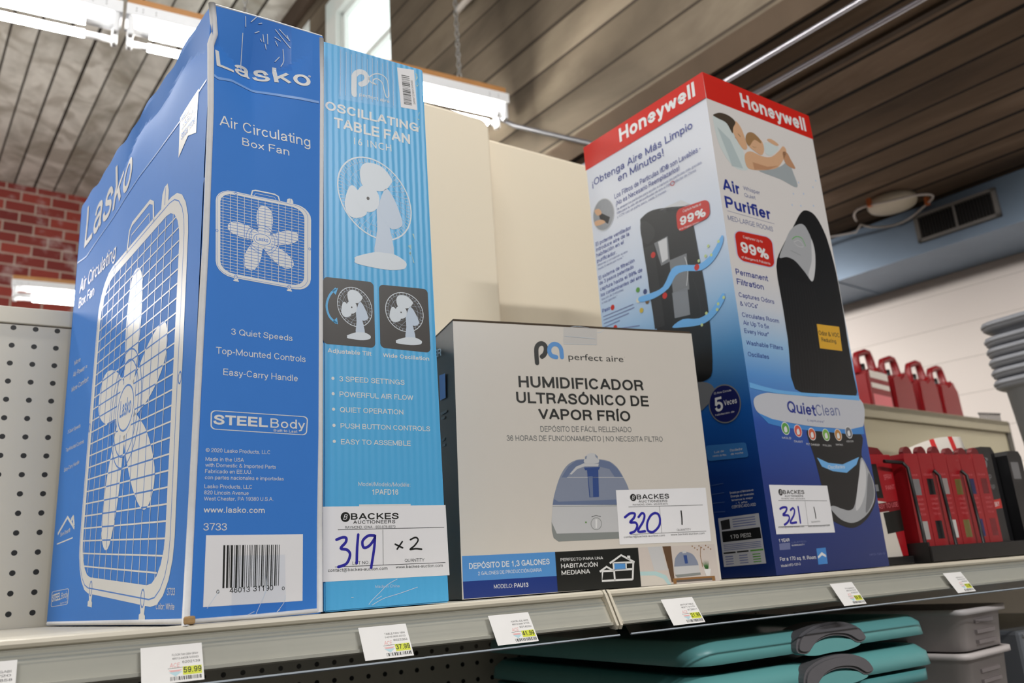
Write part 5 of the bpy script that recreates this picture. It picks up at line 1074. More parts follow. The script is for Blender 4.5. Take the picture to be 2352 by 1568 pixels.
A.text('Air', [(0.0087,0.5289),(0.0470,0.5303),(0.0127,0.5480)], m_nvy, 2, bold=0.04); A.text('Purifier', [(0.0091,0.5018),(0.1122,0.5046),(0.0130,0.5206)], m_nvy, 2, bold=0.04); A.text('Whisper', [(0.0558,0.5398),(0.0946,0.5408),(0.0573,0.5467)], m_gtx, 2); A.text('Quiet', [(0.0559,0.5288),(0.0816,0.5300),(0.0573,0.5351)], m_gtx, 2)
A.line([(0.0108,0.4967),(0.1179,0.4988)], 0.0005, m_gtx, 2); A.text('MED-LARGE ROOMS', [(0.0098,0.4822),(0.1119,0.4850),(0.0114,0.4900)], m_gtx, 2)
badge_q = [(0.0198,0.4689),(0.1056,0.4737),(0.1008,0.4254),(0.0188,0.4234)]; A.poly(rr(shrink(badge_q,-0.06), 0.2, 0.25), mat('badge_halo', (196,196,222), 0.4, var=0), 1); A.poly(rr(badge_q, 0.18, 0.22), m_red2, 2)
A.text('99%', [(0.0284,0.4381),(0.0907,0.4372),(0.0320,0.4546)], m_wht, 3, bold=0.045); A.text('Captures Up to', [(0.0373,0.4602),(0.0815,0.4613),(0.0383,0.4644)], m_wht, 3); A.text('of Allergens & Pollutants', [(0.0269,0.4277),(0.0913,0.4289),(0.0278,0.4315)], m_wht, 3)
for s, p, b in (('Permanent', [(0.0091,0.4008),(0.0801,0.4019),(0.0110,0.4096)], 0.02), ('Filtration', [(0.0083,0.3862),(0.0668,0.3869),(0.0102,0.3949)], 0.02), ('Captures Odors', [(0.0082,0.3678),(0.0859,0.3685),(0.0097,0.3747)], 0.008), ('& VOCs*', [(0.0082,0.3551),(0.0472,0.3561),(0.0097,0.3618)], 0.008), ('Circulates Room', [(0.0086,0.3392),(0.0896,0.3404),(0.0101,0.3458)], 0.008), ('Air Up To 5x', [(0.0088,0.3278),(0.0645,0.3287),(0.0103,0.3344)], 0.008), ('Every Hour*', [(0.0086,0.3162),(0.0617,0.3170),(0.0100,0.3227)], 0.008), ('Washable Filters', [(0.0088,0.2997),(0.0889,0.3006),(0.0103,0.3062)], 0.008), ('Oscillates', [(0.0087,0.2836),(0.0537,0.2841),(0.0101,0.2900)], 0.008)):
    A.text(s, p, m_nvy, 2, bold=b)
A.build('feature_lettering', ap); A = Art(front_frame())
sn = mat('snow_blue', (178,200,228), 0.4, var=0)
for p in [(0.1809,0.5629),(0.2006,0.5868),(0.2090,0.5695),(0.2387,0.5879),(0.1722,0.5419),(0.1954,0.5456),(0.2503,0.6023),(0.2306,0.5535)]: A.dot(p, 0.0017, sn, 1, 7)
# the machine pictured on the front
A.smooth([(0.1051,0.4287),(0.1256,0.4613),(0.1654,0.5045),(0.1902,0.5316),(0.2084,0.5408),(0.2301,0.5366),(0.2469,0.5139),(0.2551,0.4858),(0.2600,0.4425),(0.2596,0.3792),(0.2567,0.3284),(0.2556,0.2803),(0.2502,0.2448),(0.1772,0.2421),(0.1018,0.2458),(0.1038,0.3111),(0.1046,0.3698)], m_pblk, 3, 3)
A.smooth([(0.1166,0.4451),(0.1339,0.4696),(0.1550,0.4956),(0.1790,0.5107),(0.1959,0.5120),(0.2075,0.4932),(0.2113,0.4722),(0.2042,0.4433),(0.1904,0.4192),(0.1743,0.4321),(0.1550,0.4461),(0.1354,0.4491)], m_sil, 4, 4); A.smooth([(0.2071,0.4915),(0.2108,0.4721),(0.2037,0.4432),(0.1906,0.4198),(0.1828,0.4290),(0.1982,0.4544)], m_sil2, 5, 4)
A.line(spline([(0.1560,0.4815),(0.1684,0.4885),(0.1824,0.4882),(0.1887,0.4765)], 5, False), 0.0014, mat('arc_green', (96,176,84), 0.4, var=0), 5); A.line(spline([(0.1596,0.4776),(0.1716,0.4830),(0.1802,0.4801),(0.1819,0.4743),(0.1689,0.4727),(0.1606,0.4763)], 5, False), 0.0008, m_sil2, 5); A.line([(0.1477,0.4618),(0.1720,0.4582)], 0.0006, m_sil3, 5)
for i in range(13):
    f = i/12.0; A.line([(-0.0100,0.7259)] and [bil([(0.1171,0.4297),(0.1909,0.4109),(0.1958,0.3013),(0.1015,0.2916)], f, 0.02+0.10*(1-f)**2), bil([(0.1171,0.4297),(0.1909,0.4109),(0.1958,0.3013),(0.1015,0.2916)], f, 0.5), bil([(0.1171,0.4297),(0.1909,0.4109),(0.1958,0.3013),(0.1015,0.2916)], f, 1.0), bil([(0.0978,0.2871),(0.1785,0.2953),(0.1759,0.2420),(0.1027,0.2453)], f, 1.0)], 0.0011, m_pblk2, 4)
A.quad([(0.1820,0.3509),(0.2402,0.3539),(0.2368,0.3152),(0.1793,0.3132)], mat('amber_sticker', (222,170,50), 0.4, var=0), 5); A.text('Odor & VOC', [(0.1829,0.3342),(0.2364,0.3365),(0.1849,0.3414)], m_pblk2, 6, bold=0.02); A.text('Reducing', [(0.1872,0.3247),(0.2245,0.3261),(0.1890,0.3309)], m_pblk2, 6, bold=0.02)
A.build('purifier_picture', ap); A = Art(front_frame())
A.smooth([(0.0074,0.2252),(0.0333,0.2348),(0.0614,0.2358),(0.1123,0.2369),(0.1504,0.2378),(0.2599,0.2433),(0.2562,0.2015),(0.2173,0.1947),(0.1770,0.1946),(0.1232,0.1946),(0.0799,0.1968),(0.0386,0.2000),(0.0101,0.2080)], mat('swoosh_grey', (196,198,206), 0.35, var=0), 4)
A.poly([(0.0024,0.2470),(0.0320,0.2435),(0.0627,0.2413),(0.1061,0.2415),(0.1519,0.2431),(0.2592,0.2477),(0.2594,0.2403),(0.1506,0.2383),(0.1049,0.2368),(0.0615,0.2362),(0.0305,0.2374),(0.0020,0.2396)], m_lb, 5); A.poly([(0.0099,0.2070),(0.0386,0.2000),(0.0798,0.1963),(0.1231,0.1941),(0.1768,0.1941),(0.2171,0.1942),(0.2560,0.2010),(0.2548,0.1893),(0.2150,0.1875),(0.1672,0.1881),(0.1140,0.1883),(0.0638,0.1893),(0.0301,0.1930)], m_lb2, 5)
A.text('Quiet', [(0.0766,0.2118),(0.1415,0.2102),(0.0808,0.2282)], m_nvy, 6, bold=0.03); A.text('Clean', [(0.1427,0.2103),(0.2008,0.2140),(0.1474,0.2268)], m_gtx, 6); A.text('Captures*', [(0.1175,0.2011),(0.1585,0.2010),(0.1184,0.2043)], m_gtx, 6)
ic = [(90,160,70),(216,84,70),(206,92,56),(120,176,70),(190,130,60),(110,112,118)]
for k, (p, c) in enumerate(zip([(0.0653,0.1883),(0.0926,0.1863),(0.1238,0.1833),(0.1570,0.1837),(0.1868,0.1850),(0.2149,0.1899)], ic)):
    A.dot(p, 0.0088, m_wht, 6, 18); A.dot(p, 0.0078, mat('icon_%s' % ('mould','dust','dander','pollen','smoke','odour')[k], c, 0.4, var=0), 7, 18); A.smooth([(p[0]-0.003,p[1]-0.005),(p[0]+0.003,p[1]-0.004),(p[0]+0.002,p[1]+0.003),(p[0]-0.003,p[1]+0.001)], m_wht, 8, 3)
for s, p in (('MOLD', [(0.0547,0.1740),(0.0740,0.1740),(0.0553,0.1767)]), ('DUST', [(0.0801,0.1703),(0.0999,0.1700),(0.0808,0.1730)]), ('PET DANDER', [(0.1065,0.1674),(0.1374,0.1672),(0.1072,0.1701)]), ('POLLEN', [(0.1450,0.1675),(0.1650,0.1673),(0.1458,0.1700)]), ('SMOKE', [(0.1766,0.1696),(0.1942,0.1698),(0.1774,0.1721)]), ('ODOR', [(0.2051,0.1753),(0.2229,0.1760),(0.2059,0.1779)])): A.text(s, p, m_wht, 6)
A.smooth([(0.1150,0.1919),(0.1756,0.1899),(0.2466,0.1890),(0.2378,0.1577),(0.2493,0.1392),(0.2576,0.1159),(0.2516,0.0904),(0.2222,0.0668),(0.1854,0.0548),(0.1523,0.0602),(0.1330,0.0712),(0.1275,0.1036),(0.1213,0.1474)], m_pblk, 3, 4)
A.smooth([(0.2354,0.1541),(0.2486,0.1368),(0.2564,0.1147),(0.2486,0.0916),(0.2222,0.0720),(0.1876,0.0617),(0.1580,0.0666),(0.1380,0.0819),(0.1465,0.0851),(0.1662,0.0807),(0.1844,0.0790),(0.1992,0.0883),(0.2213,0.1270)], m_sil, 5, 4); A.smooth([(0.2363,0.1506),(0.2414,0.1344),(0.2295,0.1041),(0.2106,0.0837),(0.1979,0.0816),(0.2213,0.1270)], m_sil2, 6, 4); A.smooth([(0.2470,0.1321),(0.2535,0.1135),(0.2465,0.0927),(0.2219,0.0747),(0.2321,0.0996)], m_sil3, 6, 4)
A.poly([(0.1260,0.1509),(0.1505,0.1442),(0.1851,0.1428),(0.2301,0.1547),(0.2195,0.1432),(0.1915,0.1311),(0.1587,0.1327),(0.1344,0.1385)], m_lb, 6); A.text('Oscillates', [(0.1480,0.1356),(0.1894,0.1374),(0.1495,0.1406)], m_wht, 7, shear=0.2)
A.build('swoosh_and_base_picture', ap); A = Art(front_frame())
A.text('For a 170 sq. ft. Room', [(0.0113,0.0176),(0.0873,0.0171),(0.0125,0.0221)], m_wht, 2, bold=0.012); A.text('Model HFD-120-Q', [(0.0117,0.0100),(0.0519,0.0108),(0.0125,0.0131)], m_wht, 2); A.quad([(0.0909,0.0301),(0.1119,0.0307),(0.1107,0.0100),(0.0898,0.0097)], m_lb2, 2); A.poly([(0.0912,0.0198),(0.1013,0.0252),(0.1096,0.0212),(0.1094,0.0183),(0.1009,0.0211),(0.0919,0.0173)], m_wht, 3)
A.text('1 YEAR', [(0.0147,0.0402),(0.0367,0.0407),(0.0158,0.0445)], m_wht, 2, bold=0.02); A.quad([(0.0143,0.0386),(0.0370,0.0393),(0.0356,0.0310),(0.0136,0.0307)], m_gtx, 2); A.text('LIMITED', [(0.0405,0.0382),(0.0715,0.0389),(0.0410,0.0402)], m_gtx, 2); A.text('WARRANTY', [(0.0395,0.0346),(0.0670,0.0350),(0.0400,0.0366)], m_wht, 2); A.text('HFD-120-Q', [(0.2127,0.0162),(0.2520,0.0169),(0.2136,0.0188)], m_gtx, 2)
A.build('bottom_lettering', ap)
A = Art(side_frame(bd))
RT = [(-0.0050,0.7245),(0.2644,0.7208),(0.2653,0.6747),(-0.0064,0.6801)]; A.quad([FQ2[0],FQ2[1],(FQ2[1][0],RT[2][1]),(FQ2[0][0],RT[3][1])], mat('red_print_side', (212,44,34), 0.22, var=0), 1)
A.text('Honeywell', [(0.0850,0.6926),(0.2478,0.6890),(0.0885,0.7167)], m_wht, 2, bold=0.045)
A.build('red_band', ap); A = Art(side_frame(bd))
A.text('\u00a1Obtenga Aire M\u00e1s Limpio', [(0.0107,0.6446),(0.2340,0.6411),(0.0125,0.6572)], m_nvy, 2, bold=0.006); A.text('en Minutos!', [(0.0716,0.6259),(0.1726,0.6251),(0.0735,0.6387)], m_nvy, 2, bold=0.006); A.text('Los Filtros de Part\u00edculas ifD\u00ae son Lavables -', [(0.0593,0.6009),(0.2432,0.5999),(0.0606,0.6097)], m_nvy, 2); A.text('\u00a1No es Necesario Reemplazarlos!', [(0.0609,0.5880),(0.1994,0.5881),(0.0621,0.5965)], m_nvy, 2)
A.text('Se atrapan los part\u00edculas para ayudar a capturar las part\u00edculas m\u00e1s grandes.', [(0.0609,0.5794),(0.2426,0.5797),(0.0615,0.5836)], m_gtx, 2); A.text('Filtro para la vida \u00fatil del purificador de aire el Filtro Reductor de Olores', [(0.0608,0.5727),(0.2296,0.5726),(0.0614,0.5769)], m_gtx, 2); A.text('y COV con un pa\u00f1o seco, cada 3 meses.', [(0.0602,0.5662),(0.1699,0.5660),(0.0608,0.5704)], m_gtx, 2)
A.line(spline([(0.1788,0.5750),(0.1829,0.5771),(0.1867,0.5735),(0.1836,0.5701),(0.1792,0.5727)], 4, True), 0.0012, m_red2, 2, closed=True)
cv = [(0.0062,0.5929),(0.0550,0.5776),(0.0338,0.6125),(0.0239,0.5590)]; A.poly(ell(*cv), mat('sink_photo', (150,152,156), 0.3, var=0.1, nscale=150), 2); A.poly([(0.0179,0.5956),(0.0442,0.5750),(0.0380,0.5653),(0.0204,0.5815)], m_pblk2, 3); A.smooth([(0.0096,0.6007),(0.0207,0.5994),(0.0260,0.5890),(0.0148,0.5897)], m_skin, 4, 3); A.smooth([(0.0078,0.5817),(0.0244,0.5782),(0.0321,0.5702),(0.0101,0.5726)], m_skin, 4, 3); A.line(ell(*cv), 0.0012, m_sil2, 4, closed=True)
A.build('side_lettering', ap); A = Art(side_frame(bd))
A.poly([(0.1511,0.5433),(0.1952,0.5410),(0.2109,0.5276),(0.1612,0.5355)], m_sil2, 2)
A.smooth([(0.1090,0.5385),(0.1130,0.5457),(0.1381,0.5486),(0.1898,0.5327),(0.2077,0.5210),(0.2115,0.4883),(0.2139,0.4433),(0.2167,0.4025),(0.2167,0.3602),(0.2155,0.3254),(0.2093,0.2755),(0.1967,0.2661),(0.1791,0.2663),(0.1470,0.2724),(0.1252,0.2971),(0.1196,0.3453),(0.1121,0.3954),(0.1108,0.4521),(0.1084,0.5034)], m_pblk, 2, 3)
A.smooth([(0.1095,0.5391),(0.1228,0.5353),(0.1356,0.5181),(0.1336,0.5054),(0.1190,0.4990),(0.1081,0.5122)], m_pblk2, 3, 3); A.poly([(0.1321,0.4955),(0.1605,0.4964),(0.1589,0.4563),(0.1409,0.4555)], m_sil3, 3); A.poly([(0.1403,0.4945),(0.1585,0.4952),(0.1560,0.4617),(0.1435,0.4598)], m_sil2, 4)
A.poly([(0.1107,0.4961),(0.1311,0.4944),(0.1336,0.3635),(0.1131,0.3637)], m_pblk2, 3); A.poly([(0.1580,0.4581),(0.1921,0.4571),(0.1882,0.4024),(0.1570,0.4070)], m_sil3, 3); A.poly([(0.1553,0.4076),(0.1854,0.4062),(0.1838,0.3653),(0.1544,0.3686)], mat('filter_grey', (128,132,138), 0.35, var=0), 3); A.line(spline([(0.1879,0.4530),(0.1907,0.4323),(0.1841,0.4093)], 5, False), 0.0012, m_sil2, 4); A.line(spline([(0.1974,0.4160),(0.2039,0.3837),(0.2015,0.3493)], 5, False), 0.001, m_pblk2, 3)
A.poly(spline([(0.0874,0.4221),(0.1126,0.4208),(0.1394,0.4227),(0.1612,0.4440),(0.1825,0.4422),(0.2123,0.4330),(0.2371,0.4406),(0.2584,0.4599),(0.2579,0.4478),(0.2384,0.4292),(0.2139,0.4228),(0.1843,0.4317),(0.1663,0.4308),(0.1495,0.4166),(0.1187,0.4107),(0.0901,0.4139)], 3, True), m_lb, 5)
A.poly(spline([(0.1471,0.3568),(0.1694,0.3628),(0.1992,0.3553),(0.2235,0.3614),(0.2458,0.3783),(0.2465,0.3675),(0.2248,0.3504),(0.2009,0.3454),(0.1675,0.3510)], 3, True), m_lb, 5)
for p in [(0.2124,0.4380),(0.2326,0.4533),(0.2254,0.4407),(0.2357,0.4384),(0.2514,0.4531),(0.2465,0.3715),(0.2356,0.3656),(0.2326,0.3581),(0.2131,0.3587),(0.2024,0.3445)]: A.dot(p, 0.0024, mat('pollen_dot', (190,206,140), 0.4, var=0), 6, 8)
for p in [(0.1274,0.4780),(0.1407,0.4080),(0.2073,0.4298)]: A.dot(p, 0.0048, m_red2, 6, 14)
for c, p in (((88,150,60), [(0.0874,0.4346)][0]), ((56,70,120), [(0.1020,0.4272)][0]), ((110,80,48), [(0.1041,0.4107)][0]), ((196,170,60), [(0.0900,0.4005)][0]), ((220,214,190), [(0.0857,0.4183)][0])): A.dot(p, 0.0042, mat('speck_%d_%d' % (c[0],c[1]), c, 0.4, var=0), 3, 10)
bq = [(0.1826,0.5302),(0.2450,0.5217),(0.2436,0.4941),(0.1809,0.4935)]; A.poly(rr(bq, 0.16, 0.3), m_red2, 6); A.text('99%', [(0.1872,0.5029),(0.2363,0.4987),(0.1894,0.5163)], m_wht, 7, bold=0.045); A.text('Captura hasta el', [(0.1954,0.5205),(0.2300,0.5175),(0.1961,0.5245)], m_wht, 7); A.text('de los Al\u00e9rgenos Comunes', [(0.1843,0.4962),(0.2224,0.4931),(0.1848,0.4992)], m_wht, 7)
A.build('cutaway_picture', ap); A = Art(side_frame(bd))
for s, p, b in (('El potente ventilador', [(0.0044,0.5384),(0.0876,0.5367),(0.0053,0.5452)], 0.006), ('introduce aire de la', [(0.0039,0.5289),(0.0826,0.5279),(0.0049,0.5356)], 0.006), ('habitaci\u00f3n en el', [(0.0034,0.5191),(0.0684,0.5190),(0.0044,0.5258)], 0.006), ('purificador.', [(0.0034,0.5092),(0.0500,0.5087),(0.0043,0.5159)], 0.006), ('filtrando y circulando el aire', [(0.0038,0.5027),(0.0746,0.5022),(0.0043,0.5063)], 0), ('hasta 5 veces por hora.*', [(0.0042,0.4962),(0.0641,0.4961),(0.0047,0.4998)], 0),
             ('El sistema de filtraci\u00f3n', [(0.0036,0.4793),(0.0873,0.4814),(0.0045,0.4856)], 0.006), ('de 3 pasos patentado', [(0.0036,0.4701),(0.0839,0.4720),(0.0045,0.4764)], 0.006), ('captura hasta el 99% de', [(0.0039,0.4597),(0.1013,0.4605),(0.0048,0.4663)], 0.006), ('los contaminantes del aire', [(0.0042,0.4496),(0.0986,0.4507),(0.0051,0.4558)], 0.006), ('que son de 2 micrones', [(0.0050,0.4431),(0.0563,0.4438),(0.0056,0.4470)], 0), ('o m\u00e1s grandes.*', [(0.0050,0.4369),(0.0412,0.4378),(0.0055,0.4404)], 0), ('Paso', [(0.0042,0.4220),(0.0225,0.4229),(0.0051,0.4285)], 0.02)):
    A.text(s, p, m_nvy if b else m_gtx, 2, bold=b)
A.dot([(0.0282,0.4242)][0], 0.0045, m_red2, 2, 14); A.dot([(0.0295,0.3899)][0], 0.0045, m_red2, 2, 14)
for s in ([(0.0046,0.4154),(0.0744,0.4153)], [(0.0046,0.4099),(0.0756,0.4096)], [(0.0046,0.4037),(0.0626,0.4041)], [(0.0046,0.3976),(0.0413,0.3985)], [(0.0353,0.3864),(0.0827,0.3782)]): A.line(s, 0.0014, m_gtx, 2)
A.build('side_paragraphs', ap); A = Art(side_frame(bd))
A.smooth([(0.1717,0.2655),(0.1979,0.2618),(0.2089,0.2502),(0.2025,0.2380),(0.1894,0.2294),(0.1775,0.2283)], m_sil3, 2, 4)
c5 = [(0.1970,0.2312),(0.2478,0.2240),(0.2251,0.2507),(0.2204,0.2014)]; A.poly(ell(*c5, k=1.07), m_sil3, 3); A.poly(ell(*c5), mat('badge_navy', (26,32,92), 0.35, var=0), 4); A.text('5', [(0.2055,0.2189),(0.2195,0.2188),(0.2088,0.2385)], m_wht, 5, bold=0.03); A.text('Veces', [(0.2216,0.2241),(0.2434,0.2236),(0.2229,0.2319)], m_wht, 5, bold=0.01); A.text('El Aire Circula', [(0.2075,0.2426),(0.2368,0.2414),(0.2080,0.2454)], m_wht, 5); A.text('habitaci\u00f3n de', [(0.2045,0.2133),(0.2370,0.2120),(0.2049,0.2159)], m_wht, 5)
A.poly(rr([(0.1798,0.1766),(0.2483,0.1700),(0.2495,0.1503),(0.1811,0.1551)], 0.08, 0.15), mat('panel_blue', (54,112,176), 0.35, var=0), 2)
for s, p in (('Luz de', [(0.1940,0.1641),(0.2107,0.1632),(0.1945,0.1669)]), ('cambio de filtro', [(0.1904,0.1594),(0.2138,0.1575),(0.1908,0.1620)]), ('Oscilador', [(0.2206,0.1621),(0.2414,0.1609),(0.2212,0.1652)]), ('de noche', [(0.2214,0.1572),(0.2418,0.1561),(0.2219,0.1599)]), ('Enviado por el fabricante en', [(0.2109,0.1070),(0.2493,0.1066),(0.2114,0.1099)]), ('Energ\u00eda sin inversi\u00f3n', [(0.2117,0.1023),(0.2490,0.1017),(0.2122,0.1052)]), ('tenemos lo mejor', [(0.2119,0.0974),(0.2468,0.0970),(0.2124,0.1001)]), ('\u2022 1 a\u00f1o', [(0.2187,0.0931),(0.2370,0.0928),(0.2191,0.0956)]), ('CERTIFICADO ASD', [(0.2111,0.0880),(0.2500,0.0877),(0.2118,0.0917)])): A.text(s, p, m_sil2, 3)
for k in range(4): A.line([bil([(0.1811,0.1218),(0.2021,0.1223),(0.1990,0.0855),(0.1792,0.0864)], 0, k/3.0), bil([(0.1811,0.1218),(0.2021,0.1223),(0.1990,0.0855),(0.1792,0.0864)], 1, k/3.0)], 0.0012, mat('dim_print', (60,84,136), 0.4, var=0), 2)
A.build('navy_badge', ap); A = Art(side_frame(bd))
wq = [(0.1855,0.0777),(0.2523,0.0781),(0.2527,0.0159),(0.1848,0.0148)]; A.quad(wq, mat('spec_label_grey', (176,178,186), 0.4, var=0), 2); WK = lambda *v: [bil(wq, v[i], v[i+1]) for i in range(0, len(v), 2)]
A.quad(WK(0.05,0.28,0.98,0.28,0.98,0.50,0.05,0.50), m_pblk, 3); A.text('170', WK(0.25,0.45,0.45,0.45,0.25,0.37), m_sil2, 4); A.text('PIES2', WK(0.5,0.45,0.75,0.45,0.5,0.37), m_sil2, 4)
A.quad(WK(0.05,0.06,0.28,0.04,0.28,0.24,0.06,0.25), m_pblk2, 3); A.quad(WK(0.03,0.71,0.33,0.71,0.33,0.74,0.03,0.74), m_pblk, 3); A.quad(WK(0.36,0.71,0.64,0.71,0.64,0.74,0.36,0.74), m_pblk, 3); A.quad(WK(0.68,0.71,0.98,0.71,0.98,0.74,0.68,0.74), mat('label_green', (84,150,60), 0.4, var=0), 3)
for k in range(4): A.line(WK(0.35,0.06+0.05*k,0.9,0.06+0.05*k), 0.0012, m_gtx, 3); A.line(WK(0.05,0.56+0.035*k,0.95,0.56+0.035*k), 0.0008, m_gtx, 3); A.line(WK(0.06,0.80+0.05*k,0.25,0.80+0.05*k), 0.0012, m_gtx, 3); A.line(WK(0.4,0.80+0.05*k,0.6,0.80+0.05*k), 0.0012, m_gtx, 3); A.line(WK(0.72,0.80+0.05*k,0.9,0.80+0.05*k), 0.0012, MATS['label_green'], 3)
A.build('spec_label', ap)
auction_label(ap, front_frame(), [(0.0113,0.1123),(0.1386,0.1125),(0.1386,0.0497),(0.0113,0.0502)], '321', '1', ([(0.0379,0.1007),(0.0837,0.1009),(0.0392,0.1059)], [(0.0403,0.0970),(0.0802,0.0970),(0.0410,0.0995)]), [(0.0328,0.0939),(0.0829,0.0937),(0.0333,0.0957)],
    [(0.0257,0.0924),(0.1323,0.0919)], [(0.0175,0.0593),(0.1296,0.0599)], [(0.0824,0.0920),(0.0807,0.0597)], [('QUANTITY', [(0.0888,0.0633),(0.1093,0.0634),(0.0894,0.0654)]), ('contact@backes-auction.com', [(0.0171,0.0577),(0.0714,0.0578),(0.0176,0.0599)]), ('www.backes-auction.com', [(0.0801,0.0577),(0.1291,0.0580),(0.0808,0.0599)])],
    [[(0.0264,0.0818),(0.0343,0.0838),(0.0408,0.0829),(0.0372,0.0780),(0.0305,0.0740),(0.0411,0.0733),(0.0427,0.0692),(0.0370,0.0642),(0.0307,0.0618)], [(0.0479,0.0800),(0.0537,0.0825),(0.0563,0.0793),(0.0530,0.0732),(0.0434,0.0641),(0.0565,0.0643)], [(0.0652,0.0841),(0.0653,0.0741),(0.0650,0.0637)]], 0.0030, [[(0.0997,0.0832),(0.1006,0.0762),(0.1004,0.0690)]], 9, 0.0018)

# ------------------------------------------------------------------ beige boards behind
m_board = mat('cream_board', (216,205,184), 0.55, var=0.02, nscale=6)
def board(name, x0, x1, y, th, top, label, r=0.02, dent=False):
    bm = bmesh.new(); P = [(x0,FLOOR),(x1,FLOOR),(x1,top-r)] + [(x1-r+r*math.cos(a*math.pi/12), top-r+r*math.sin(a*math.pi/12)) for a in range(1,7)] + [(x0,top+0.012)]
    add_prism(bm, P, 'y', y, y+th); q = link(name, bm, m_board)
    if dent:
        pass
    b = q.modifiers.new('soft_edge', 'BEVEL'); b.width = 0.004; b.segments = 2
    return tag(q, label, 'panel')
board('cream_panel', 0.28, 0.673, 0.615, 0.045, 0.957, 'taller cream panel with a rounded top corner behind the white humidifier carton', 0.022)
board('cream_panel', 0.676, 1.02, 0.668, 0.03, 0.935, 'square cornered cream panel behind, set back between the rounded panel and the red-topped carton', 0.004)

# ------------------------------------------------------------------ red packets in the black tray
m_pk = mat('packet_red', (158,22,31), 0.35, var=0.05); m_pkd = mat('packet_dark_red', (112,14,22), 0.4, var=0.05); m_tray = mat('black_wire', (24,23,24), 0.45); m_pktxt = mat('packet_pink_text', (214,110,116), 0.4, var=0)
sw = [((120,118,120),(168,164,162),'grey'), ((22,22,24),(22,22,24),'black'), ((150,142,140),(204,200,198),'white'), ((108,96,48),(118,108,62),'olive'), ((30,34,84),(36,38,96),'navy blue'), ((110,10,22),(120,14,26),'dark red')]
PX0, PW = 1.080, 0.0372
def packet(x, w, h, y, cols, label, body=None, dep=0.09):
    t = root('paint_packet', label, 'packet', (x,y,0.004), 0, 'red packets standing in the black tray')
    bm = bmesh.new(); add_prism(bm, [(0,0),(w,0),(w,h-0.012),(w*0.93,h-0.004),(w*0.07,h-0.004),(0,h-0.012)], 'y', 0, dep); link('packet_body', bm, body or m_pk, t)
    bm = bmesh.new(); P = [(w*0.18,h-0.005)] + [(w*0.5-w*0.32*math.cos(a*math.pi/8), h-0.005+0.013*math.sin(a*math.pi/8)) for a in range(1,8)] + [(w*0.82,h-0.005)]
    add_prism(bm, P, 'y', 0.004, 0.012); link('hang_tab', bm, m_pkd, t)
    A = Art(front_frame(), 2)
    for c, (z0, z1), nm in ((cols[0],(h*0.585,h*0.735),'upper'), (cols[1],(h*0.18,h*0.345),'lower')):
        A.quad([(w*0.30,z1),(w*0.78,z1),(w*0.78,z0),(w*0.30,z0)], mat('swatch_%d_%d_%d' % c, c, 0.25, var=0.1, nscale=80), 0)
    A.build('window', t)
    A = Art(front_frame(), 2)
    A.text('Quick', [(w*0.15,h*0.765),(w*0.75,h*0.765),(w*0.15,h*0.785)], m_pktxt, 0, shear=0.2)
    for k in range(4): A.text(('COLOR','SPRAY','PAINT','12 oz')[k], [(w*0.32,h*(0.535-0.045*k)),(w*0.80,h*(0.535-0.045*k)),(w*0.32,h*(0.555-0.045*k))], m_pktxt, 0)
    A.text('oz 12', [(w*0.36,h*0.06),(w*0.70,h*0.06),(w*0.36,h*0.08)], m_pktxt, 0)
    A.build('lettering', t)
    return t
for k, (a, b, nm) in enumerate(sw):
    packet(PX0+k*PW, PW-0.0012, 0.168+0.001*(k % 3), 0.085, (a,b), 'red packet with %s windows, %s' % (nm, ('touching the red and white carton','second along from it','third along from it','fourth along from it','fifth along from it','next to the black packs')[k]))
t = root('wire_tray', 'black wire tray holding the red packets', 'tray', (1.07,0.062,0.0))
bm = bmesh.new(); add_box(bm, (0.0,0,0.0008), (0.42,0.004,0.024), 0, 0.001); add_box(bm, (0.0,0.004,0.0008), (0.42,0.135,0.0035)); add_box(bm, (0.0,0.131,0.0035), (0.42,0.135,0.10)); add_box(bm, (0.0,0.004,0.0035), (0.004,0.131,0.03)); link('tray_base', bm, m_tray, t)
for k, xx in enumerate((0.006, 0.0833, 0.158)):
    bm = bmesh.new(); top = 0.152 if k == 0 else 0.140
    P = [(xx,0.012,0.024),(xx-0.002,0.013,top*0.6),(xx-0.004,0.014,top-0.008),(xx-0.005,0.02,top),(xx-0.006,0.021,top+0.001)] + ([(xx-0.045,0.024,top+0.003)] if k == 0 else [])
    add_tube(bm, P, 0.0028, 8); link('divider_bar', bm, m_tray, t)
# red, white and black carton left of the packets
t = root('paint_carton', 'red, white and black carton half hidden by the air purifier carton', 'carton', (0.985,0.10,0.0), 0)
bm = bmesh.new(); add_box(bm, (0,0,0.012), (0.083,0.12,0.168), 0, 0.001); link('carton_body', bm, m_pk, t)
A = Art(front_frame(), 1)
A.quad([(0.0,0.152),(0.045,0.153),(0.048,0.100),(0.0,0.100)], m_blk, 0); A.poly([(0.0,0.100),(0.052,0.094),(0.068,0.012),(0.0,0.012)], m_hw, 0); A.quad([(0.02,0.091),(0.083,0.096),(0.083,0.082),(0.02,0.078)], m_pkd, 1); A.quad([(0.040,0.078),(0.083,0.082),(0.083,0.050),(0.042,0.046)], m_blk, 2)
A.text('EASY TO USE', [(0.026,0.083),(0.08,0.087),(0.026,0.090)], m_pktxt, 2); A.quad([(0.015,0.120),(0.04,0.121),(0.04,0.111),(0.015,0.110)], m_sil3, 1); A.text('SPRAY', [(0.058,0.128),(0.078,0.130),(0.058,0.136)], m_pktxt, 1); A.text('PAINT', [(0.058,0.112),(0.08,0.114),(0.058,0.119)], m_pktxt, 1)
A.build('front_print', t)
